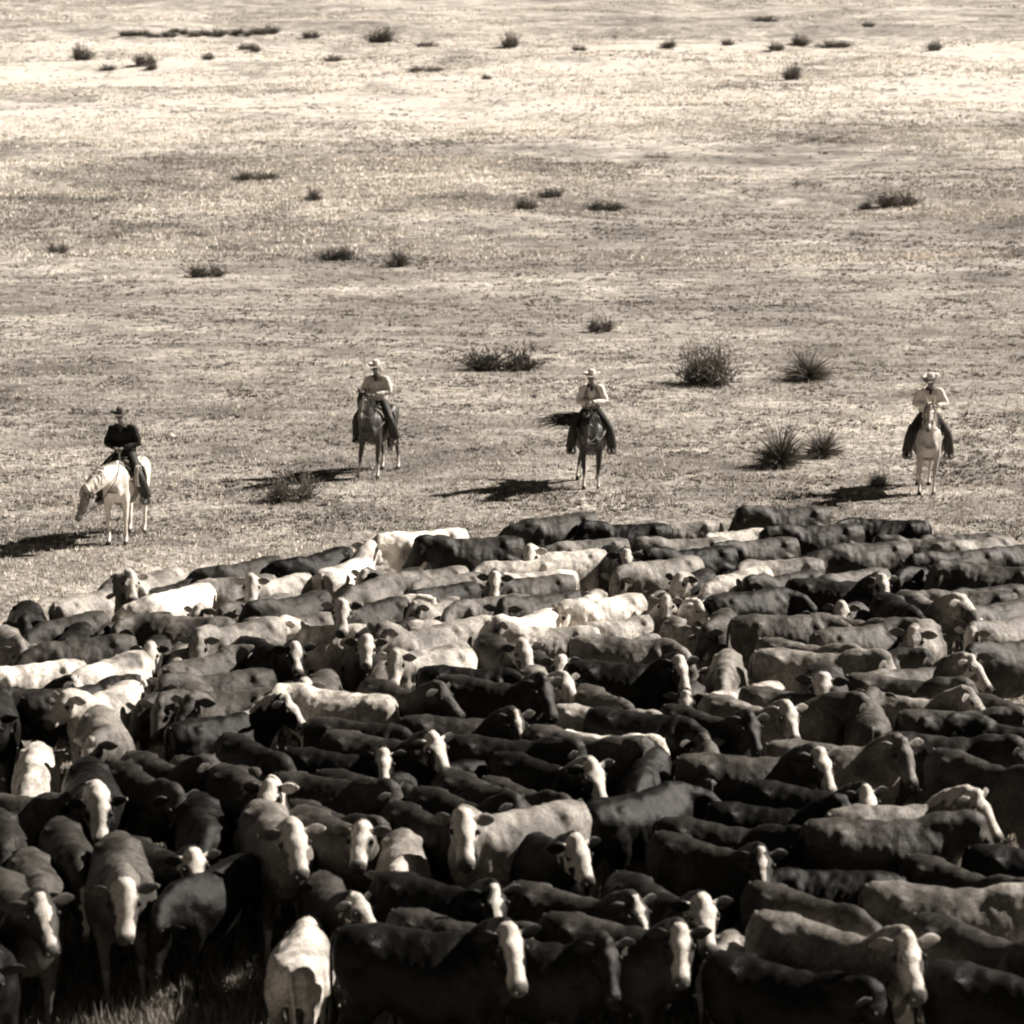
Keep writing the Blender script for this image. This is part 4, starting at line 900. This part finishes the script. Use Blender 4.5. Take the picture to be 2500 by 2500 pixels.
def tack(M, geo, hands, blanket, labels, rope=False, breast=True):
    p0, p1, p2, f, s, u = geo
    sad = bpy.data.objects.new('saddle', None); COL.objects.link(sad); sad.matrix_world = M; tag(sad, labels[0], 'saddle', 'saddles on the four horses')
    bm = bmesh.new(); n = 14
    for ix in range(9):                                   # blanket lies over the back
        pass
    def drape(bm, x0, x1, r, zc, hh, deg, th, nx=6):
        rows = []
        for i in range(nx+1):
            x = x0+(x1-x0)*i/nx; ring = []
            for k in range(n+1):
                t = R(90-deg)+R(2*deg)*k/n
                ring.append((x, math.cos(t)*r, zc+math.sin(t)*hh))
            rows.append(ring)
        V = [[bm.verts.new(q) for q in ring] for ring in rows]; fs = []
        for a, b in zip(V, V[1:]):
            for k in range(n): fs.append(bm.faces.new((a[k], a[k+1], b[k+1], b[k])))
        ext = bmesh.ops.solidify(bm, geom=fs, thickness=th)
    drape(bm, -.34, .36, .305, 1.10, .385, 80, -.02); link('saddle_blanket', bm_mesh('saddle_blanket', bm), blanket, sad)
    bm = bmesh.new(); drape(bm, -.27, .26, .32, 1.13, .375, 42, -.03)
    tube(bm, [(-.24, 0, 1.50, .17, .03), (-.1, 0, 1.515, .13, .03), (.1, 0, 1.535, .11, .03), (.2, 0, 1.56, .09, .03)], n=12)
    link('saddle_seat', bm_mesh('saddle_seat', bm), LEATHER, sad)
    bm = bmesh.new(); tube(bm, [(-.30, -.17, 1.50, .02, .05), (-.31, -.1, 1.58, .02, .05), (-.32, 0, 1.61, .02, .05), (-.31, .1, 1.58, .02, .05), (-.30, .17, 1.50, .02, .05)], up=(1, 0, 0), n=8); link('cantle', bm_mesh('cantle', bm), LEATHER, sad)
    bm = bmesh.new(); tube(bm, [(.20, 0, 1.52, .035, .035), (.23, 0, 1.60, .022, .022), (.24, 0, 1.64, .022, .022), (.24, 0, 1.66, .05, .05), (.24, 0, 1.68, .045, .045)], up=(1, 0, 0), n=10, sub=2); link('saddle_horn', bm_mesh('saddle_horn', bm), LEATHER_L, sad)
    bm = bmesh.new()
    ang = [R(a) for a in range(-180, 181, 15)]
    tube(bm, [(.16, math.sin(a)*.315, 1.09+math.cos(a)*.39, .05, .008) for a in ang], up=(1, 0, 0), n=6, sub=1); link('cinch', bm_mesh('cinch', bm), LEATHER_L, sad)
    for q in (-1, 1):
        bm = bmesh.new(); tube(bm, [(.02, q*.30, 1.36, .10, .015), (.05, q*.36, 1.15, .10, .014), (.08, q*.40, .95, .05, .012), (.10, q*.42, .84, .03, .01)], up=(1, 0, 0), n=8); fd = link('fender', bm_mesh('fender', bm), LEATHER, sad)
        bm = bmesh.new(); tube(bm, [(.10, q*.42, .85, .03, .012), (.10, q*.42-.07, .80, .03, .012), (.10, q*.42-.075, .71, .03, .012), (.10, q*.42, .695, .03, .012), (.10, q*.42+.075, .71, .03, .012), (.10, q*.42+.07, .80, .03, .012), (.10, q*.42, .85, .03, .012)], up=(1, 0, 0), n=8); link('stirrup', bm_mesh('stirrup', bm), LEATHER_L, fd)
    if breast:
        bm = bmesh.new(); tube(bm, [(.25, -.30, 1.30, .022, .008), (.48, -.25, 1.15, .022, .008), (.70, -.10, 1.02, .022, .008), (.75, 0, 1.0, .022, .008), (.70, .10, 1.02, .022, .008), (.48, .25, 1.15, .022, .008), (.25, .30, 1.30, .022, .008)], n=6); link('breast_strap', bm_mesh('breast_strap', bm), LEATHER_L, sad)
    br = bpy.data.objects.new('bridle', None); COL.objects.link(br); br.matrix_world = M; tag(br, labels[1], 'bridle', 'bridles on the four horses')
    bm = bmesh.new()
    def ring(a, hw, hh, c_, r=.009):
        tube(bm, [(*(p2+f*a+u*(c_+math.cos(t)*hh)+s*math.sin(t)*hw), r*1.6, r*.7) for t in ang], up=f, n=6, sub=1)
    ring(.34, .082, .108, -.03); ring(-.01, .095, .125, -.03); ring(.05, .105, .14, -.03)
    for q in (-1, 1): tube(bm, [(*(p2+f*.02+s*q*.098+u*.0), .01, .007), (*(p2+f*.2+s*q*.10-u*.03), .01, .007), (*(p2+f*.42+s*q*.066-u*.04), .01, .007)], up=u, n=6)
    link('headstall', bm_mesh('headstall', bm), LEATHER, br)
    bm = bmesh.new()
    for q in (-1, 1): tube(bm, [(*(p2+f*.43+s*q*.07-u*.06+f*math.cos(t)*.03+u*math.sin(t)*.03), .005, .005) for t in ang], up=s, n=6, sub=1)
    link('bit', bm_mesh('bit', bm), STEEL, br)
    bm = bmesh.new(); h = Vector(hands)
    for q in (-1, 1):
        a = p2+f*.43+s*q*.07-u*.07; c1 = p1+Vector((0, q*.2, -.08)); m_ = (c1+h)*.5+Vector((0, q*.04, -.04))
        tube(bm, [(*a, .009, .009), (*(a.lerp(c1, .5)-Vector((0, 0, .07))), .009, .009), (*c1, .009, .009), (*m_, .009, .009), (*h, .009, .009)], n=6)
    link('rein', bm_mesh('rein', bm), LEATHER, br)
    if rope:
        bm = bmesh.new()
        for k in range(4):
            tube(bm, [(.30+k*.012+math.sin(a)*.02, .24+k*.012+.05*math.cos(a)*.4+.03, 1.30+math.sin(a)*.0+math.cos(a)*.19-.02*k, .012, .012) if False else (.28+math.sin(a)*.13, .34+k*.016, 1.24+math.cos(a)*.19, .011, .011) for a in ang], up=(0, 1, 0), n=6, sub=1)
        lr = link('lasso', bm_mesh('lasso', bm), ROPE); lr.matrix_world = M; tag(lr, 'pale coiled rope hanging at the saddle of the white horse', 'rope')

# ------------------------------------------------------------------ riders
SKIN = simple('weathered_skin', .22, .6, 20, .15); 
def make_rider(M, label, shirt, trouser, hatm, lean=(.02, 0), headtilt=(-12, 0), hands=None, elbows=None, vest=None, chaps=False, kerchief=None, hand_dirs=None):
    lx, ly = lean
    pel = Vector((-.10, 0, 1.60)); wa = Vector((-.10+lx*.3, ly*.3, 1.78)); ch = Vector((-.06+lx*.8, ly*.8, 1.98)); nk = Vector((-.03+lx, ly, 2.14)); hd = nk+Vector((.05+lx*.4, ly*.3, .125))
    fh, sh, uh = frame(headtilt[0], headtilt[1])
    bm = bmesh.new()
    tube(bm, [(pel.x, 0, 1.50, .15, .12), (*pel, .175, .13), (*wa, .155, .11), (*ch, .20, .12), (nk.x-.02, nk.y, 2.075, .17, .085), (*nk, .07, .06), (nk.x, nk.y, nk.z+.02, .05, .05)], up=(1, 0, 0), n=16)
    tube(bm, [(*(nk-Vector((0, 0, .05))), .06, .06), (*(hd-Vector((.02, 0, .02))), .055, .06)], up=(1, 0, 0), n=10)
    # head: skull, face wedge, jaw, nose, brow, ears
    def hp(a, b, c_): return hd+fh*a+sh*b+uh*c_
    blob(bm, hp(-.012, 0, .045), (.10, .084, .105)); blob(bm, hp(.035, 0, -.03), (.066, .064, .085)); blob(bm, hp(.055, 0, -.085), (.035, .035, .025))
    hj, el, hnd = [], [], []
    for i, q in enumerate((-1, 1)):
        shd = Vector((nk.x-.01, nk.y+q*.185, 2.075))
        e = Vector(elbows[i]); hnd_ = Vector(hands[i]); hj.append(shd); el.append(e); hnd.append(hnd_)
        tube(bm, [(*(shd-Vector((0, q*.06, 0))), .06, .06), (*shd, .062, .062), (*(shd.lerp(e, .5)), .05, .05), (*e, .042, .042), (*(e.lerp(hnd_, .4)), .042, .042), (*hnd_, .028, .026)], up=(.2, 1, .3), n=10, sub=2)
        hip = Vector((-.08, q*.11, 1.56)); kn = Vector((.26, q*.37, 1.24)); an = Vector((.08, q*.425, .86))
        tube(bm, [(*(hip), .10, .10), (*hip.lerp(kn, .45), .088, .088), (*kn, .062, .062), (*kn.lerp(an, .35), .058, .062), (*kn.lerp(an, .75), .042, .044), (*an, .038, .042), (*(an-Vector((0, 0, .07))), .04, .045)], up=(0, 1, .2), n=10, sub=2)
        tube(bm, [(.04, q*.425, .79, .035, .045), (.10, q*.43, .765, .042, .036), (.22, q*.445, .745, .046, .028), (.29, q*.45, .74, .03, .02)], n=8, sub=2)
    def extra(b):
        tube(b, [(*hp(.082, 0, .035), .008, .008), (*hp(.105, 0, .0), .013, .014), (*hp(.108, 0, -.014), .016, .014), (*hp(.088, 0, -.022), .008, .008)], up=fh, n=8, sub=2)
        tube(b, [(*hp(.082, -.024, -.05), .006, .004), (*hp(.094, 0, -.048), .007, .007), (*hp(.082, .024, -.05), .006, .004)], up=uh, n=6)
        for q in (-1, 1):
            blob(b, hp(.075, q*.03, .022), (.014, .014, .011), 8)
            tube(b, [(*hp(.075, q*.012, .045), .007, .006), (*hp(.086, q*.03, .048), .008, .006), (*hp(.07, q*.055, .04), .005, .004)], up=uh, n=6)
            tube(b, [(*hp(-.005, q*.076, .03), .006, .018), (*hp(-.012, q*.092, .01), .007, .024), (*hp(-.002, q*.076, -.03), .005, .012)], up=fh, n=6)
        for i, q in enumerate((-1, 1)):           # palm, four unequal curled fingers, thumb off the side of the palm
            h = hnd[i]; d = (h-el[i]).normalized() if hand_dirs is None else Vector(hand_dirs[i]).normalized()
            across = d.cross(Vector((0, 0, 1))).normalized()*(1 if q < 0 else -1); dn = d.cross(across).normalized()
            if dn.z > 0: dn = -dn
            tube(b, [(*(h-d*.02), .026, .02), (*(h+d*.03), .038, .018), (*(h+d*.075), .042, .016)], up=dn, n=10, sub=2)
            for k, ln in enumerate((.068, .076, .07, .055)):
                r0 = h+d*.072+across*(.030-.020*k)*1.0
                tube(b, [(*r0, .0095, .009), (*(r0+d*ln*.45+dn*.008), .009, .009), (*(r0+d*ln*.62+dn*ln*.45), .0085, .008), (*(r0+d*ln*.35+dn*ln*.75), .007, .007)], up=across, n=6, sub=2)
            t0 = h+d*.015+across*.034
            tube(b, [(*(t0-across*.01), .012, .012), (*(t0+across*.016+d*.025+dn*.01), .011, .011), (*(t0+across*.004+d*.055+dn*.026), .008, .008)], up=dn, n=6, sub=2)
    me = fuse(bm, .014, 3, extra); me.materials.clear()
    o = link('person', me, SKIN); o.matrix_world = M; tag(o, label, 'person', 'mounted riders watching the herd')
    # clothing
    bm = bmesh.new()
    tube(bm, [(pel.x, 0, 1.60, .20, .155), (*(pel+Vector((0, 0, .06))), .215, .17), (*wa, .222, .168), (*ch, .245, .168), (nk.x-.02, nk.y, 2.075, .205, .12), (*(nk-Vector((.0, 0, .02))), .085, .078), (*(nk+Vector((0, 0, .01))), .068, .068)], up=(1, 0, 0), n=18)
    for i in range(2):
        shd, e, h = hj[i], el[i], hnd[i]
        tube(bm, [(*(shd-Vector((0, (-1, 1)[i]*.07, 0))), .08, .083), (*shd, .086, .088), (*shd.lerp(e, .5), .078, .078), (*e, .07, .072), (*e.lerp(h, .5), .066, .068), (*e.lerp(h, .84), .052, .054), (*e.lerp(h, .9), .04, .04)], up=(.2, 1, .3), n=12, sub=2)
    sm = fuse(bm, .016, 2, None, .018); sm.materials.clear(); link('shirt', sm, shirt, o)
    if vest:
        bm = bmesh.new(); tube(bm, [(pel.x, 0, 1.68, .225, .183), (*wa, .232, .182), (*ch, .25, .182), (nk.x-.02, nk.y, 2.07, .17, .13), (nk.x-.02, nk.y, 2.10, .10, .09)], up=(1, 0, 0), n=18)
        vm = fuse(bm, .016, 2); b = bmesh.new(); b.from_mesh(vm)
        bmesh.ops.delete(b, geom=[fc for fc in b.faces if fc.calc_center_median().x > wa.x+.07 and abs(fc.calc_center_median().y-ly*.5) < .035+(fc.calc_center_median().z-1.7)*.14], context='FACES')
        b.to_mesh(vm); b.free(); vm.materials.clear(); link('vest', vm, vest, o)
    bm = bmesh.new(); tube(bm, [(*(nk+Vector((.02, 0, -.055))), .11, .105), (*(nk+Vector((.01, 0, -.01))), .098, .094), (*(nk+Vector((.01, 0, .03))), .08, .078)], up=(1, 0, 0), n=12); tube(bm, [(nk.x+.08, ly, 2.11, .03, .012), (nk.x+.10, ly, 2.06, .035, .012), (nk.x+.105, ly, 2.01, .008, .006)], up=(1, 0, 0), n=8); link('neckerchief', bm_mesh('neckerchief', bm), kerchief or FELT_D, o)
    bm = bmesh.new()
    tube(bm, [(-.12, 0, 1.49, .16, .13), (-.11, 0, 1.58, .19, .145), (-.10, 0, 1.66, .185, .142), (-.10, 0, 1.68, .18, .138)], up=(1, 0, 0), n=16)
    for q in (-1, 1):
        k = 1.22 if chaps else 1.0; hip = Vector((-.08, q*.11, 1.56)); kn = Vector((.26, q*.375, 1.25)); an = Vector((.08, q*.428, .84))
        tube(bm, [(*hip, .112, .112), (*hip.lerp(kn, .45), .102*k, .100), (*kn, .082*k, .08), (*kn.lerp(an, .4), .085*k, .085*k), (*kn.lerp(an, .85), .075*k, .085*k), (*an, .078*k, .09*k), (*(an-Vector((0, 0, .02))), .07*k, .085*k)], up=(0, 1, .2), n=12, sub=2)
    tm = fuse(bm, .018, 2); tm.materials.clear(); link('chaps' if chaps else 'trousers', tm, trouser, o)
    for q in (-1, 1):
        bm = bmesh.new()
        tube(bm, [(.06, q*.428, .90, .05, .055), (.045, q*.428, .82, .047, .052), (.06, q*.43, .775, .045, .05), (.14, q*.437, .765, .048, .042), (.24, q*.447, .752, .048, .034), (.315, q*.455, .742, .018, .016)], up=(0, 0, 1), n=10)
        box(bm, (.03, q*.427, .73), (.06, .065, .035)); link('boot', bm_mesh('boot', bm), LEATHER, o)
    # hat
    bm = bmesh.new(); hc = hp(-.01, 0, .085); n = 28; rings = []
    for r, dz in ((.085, .0), (.12, .004), (.16, .012), (.195, .024), (.20, .030), (.16, .024), (.12, .016), (.085, .014)):
        ring = []
        for k in range(n):
            t = 2*math.pi*k/n; side = abs(math.sin(t))**2; ex = dz+side*(r-.085)*.38-(1-side)*(r-.085)*.12
            ring.append(bm.verts.new(hc+fh*math.cos(t)*r*1.04+sh*math.sin(t)*r*.88+uh*ex))
        rings.append(ring)
    for z, q, in ((.05, .088), (.09, .082), (.115, .070), (.125, .050)):
        ring = []
        for k in range(n):
            t = 2*math.pi*k/n; dent = -.022*max(0, 1-abs(math.sin(t))*2.2)*(z > .08); pinch = 1-.22*(z > .08)*max(0, math.cos(t))
            ring.append(bm.verts.new(hc+fh*math.cos(t)*q*1.1+sh*math.sin(t)*q*.92*pinch+uh*(z+dent+.01)))
        rings.append(ring)
    for a, b in zip(rings, rings[1:]):
        for k in range(n): bm.faces.new((a[k], a[(k+1) % n], b[(k+1) % n], b[k]))
    bm.faces.new([v for v in rings[-1]])
    ht = link('hat', bm_mesh('hat', bm), hatm, o)
    bm = bmesh.new(); tube(bm, [(*(hc+fh*math.cos(t)*.094+sh*math.sin(t)*.081+uh*.026), .014, .004) for t in [R(a) for a in range(0, 361, 15)]], up=uh, n=6, sub=1); link('hat_band', bm_mesh('hat_band', bm), LEATHER, ht)
    bm = bmesh.new(); blob(bm, hp(-.035, 0, .02), (.078, .082, .07), 12); link('hair', bm_mesh('hair', bm), HAIR_D, o)
    return o

WHITE_SHIRT = simple('pale_cotton_shirt', .8, .85, 9, .08, .6, .03); BLACK_SHIRT = simple('black_cotton_shirt', .012, .85, 9, .2, .6, .03)
DENIM = simple('dark_denim', .05, .9, 30); CHAP = simple('dark_chaps', .035, .6, 14, .3); BRIGHT = simple('light_denim', .13, .9, 30)
HAT_L = simple('pale_felt_hat', .66, .9, 12, .08); HAT_D = simple('brown_felt_hat', .16, .9, 12, .2); VEST = simple('grey_vest', .32, .8, 14); GREYSH = simple('light_work_shirt', .62, .85, 9, .1, .6, .03)

def spot(px, py): return at(px, py, 0)
def on(px, py): p = spot(px, py); return (p.x, p.y, gz(p.x, p.y))
REST = [(.22, -.08, 1.74), (.24, .06, 1.74)]; ELB = [(.02, -.30, 1.80), (.03, .29, 1.80)]
# far left: white horse, head lowered to the side, rider in black
o, M, geo = make_horse(on(308, 1316), 261, 12, -30, -38, -62, horse_mat('white_horse_coat', .80, .3, 0, .75), HAIR_P, 'white horse with darker lowered head, ridden by the man in black', [(.02, 0), (.0, .02), (0, 0), (.05, 0)])
tack(M, geo, (.24, 0, 1.74), FELT_D, ('dark saddle with hanging gear on the white horse', 'dark bridle on the lowered head of the white horse'), rope=True)
make_rider(M, 'person in black shirt and dark hat with curled brim, riding the white horse', BLACK_SHIRT, CHAP, HAT_D, (.04, 0), (-10, 14), REST, ELB, chaps=True)
# dark bay
o, M, geo = make_horse(on(922, 1157), 256, 58, 46, 3, -58, horse_mat('dark_bay_coat', .04, .9, .55), HAIR_D, 'dark bay horse with white lower legs and raised head, facing camera', [(.05, -.12), (.03, .02), (.02, .06), (-.02, .10)])
tack(M, geo, (.26, -.03, 1.76), FELT, ('saddle on the dark bay horse', 'bridle on the raised head of the dark bay horse'))
make_rider(M, 'person in light shirt and pale upturned hat, riding the dark bay horse', GREYSH, CHAP, HAT_L, (.0, 0), (-8, 6), [(.24, -.12, 1.76), (.26, .02, 1.76)], ELB, chaps=True)
# black horse, tail flicking
o, M, geo = make_horse(on(1443, 1182), 268, 38, 14, -8, -62, horse_mat('black_horse_coat', .014, .75, .2), HAIR_D, 'black horse flicking its tail sideways, head held low towards camera', [(.0, 0), (.02, .0), (.0, -.14), (-.02, -.02)], tail_flick=(-.08, -1.1, .05))
tack(M, geo, (.28, .02, 1.74), FELT_D, ('saddle on the black horse', 'bridle on the low head of the black horse'))
make_rider(M, 'person in vest and pale hat leaning crossed forearms on the saddle of the black horse', WHITE_SHIRT, DENIM, HAT_L, (.14, .0), (-8, -4), [(.32, .12, 1.75), (.36, -.02, 1.79)], [(.16, -.27, 1.80), (.14, .28, 1.80)], vest=VEST, chaps=True, hand_dirs=[(.1, 1, -.1), (.3, -1, -.1)])
# pale horse at right
o, M, geo = make_horse(on(2262, 1196), 262, 60, 52, -6, -50, horse_mat('palomino_coat', .52, .8, .9), HAIR_P, 'pale horse with head raised high in front of its rider, far right', [(.03, -.02), (.0, -.03), (.03, -.02), (.0, -.08)])
tack(M, geo, (.26, .05, 1.78), FELT, ('saddle on the pale horse at the far right', 'bridle on the raised head of the pale horse'))
make_rider(M, 'person in bright white shirt with bowed head and pale hat, riding the pale horse', WHITE_SHIRT, DENIM, HAT_L, (.06, .01), (-26, -16), [(.24, .0, 1.78), (.24, .12, 1.80)], [(.02, -.30, 1.82), (.05, .32, 1.82)], chaps=True)
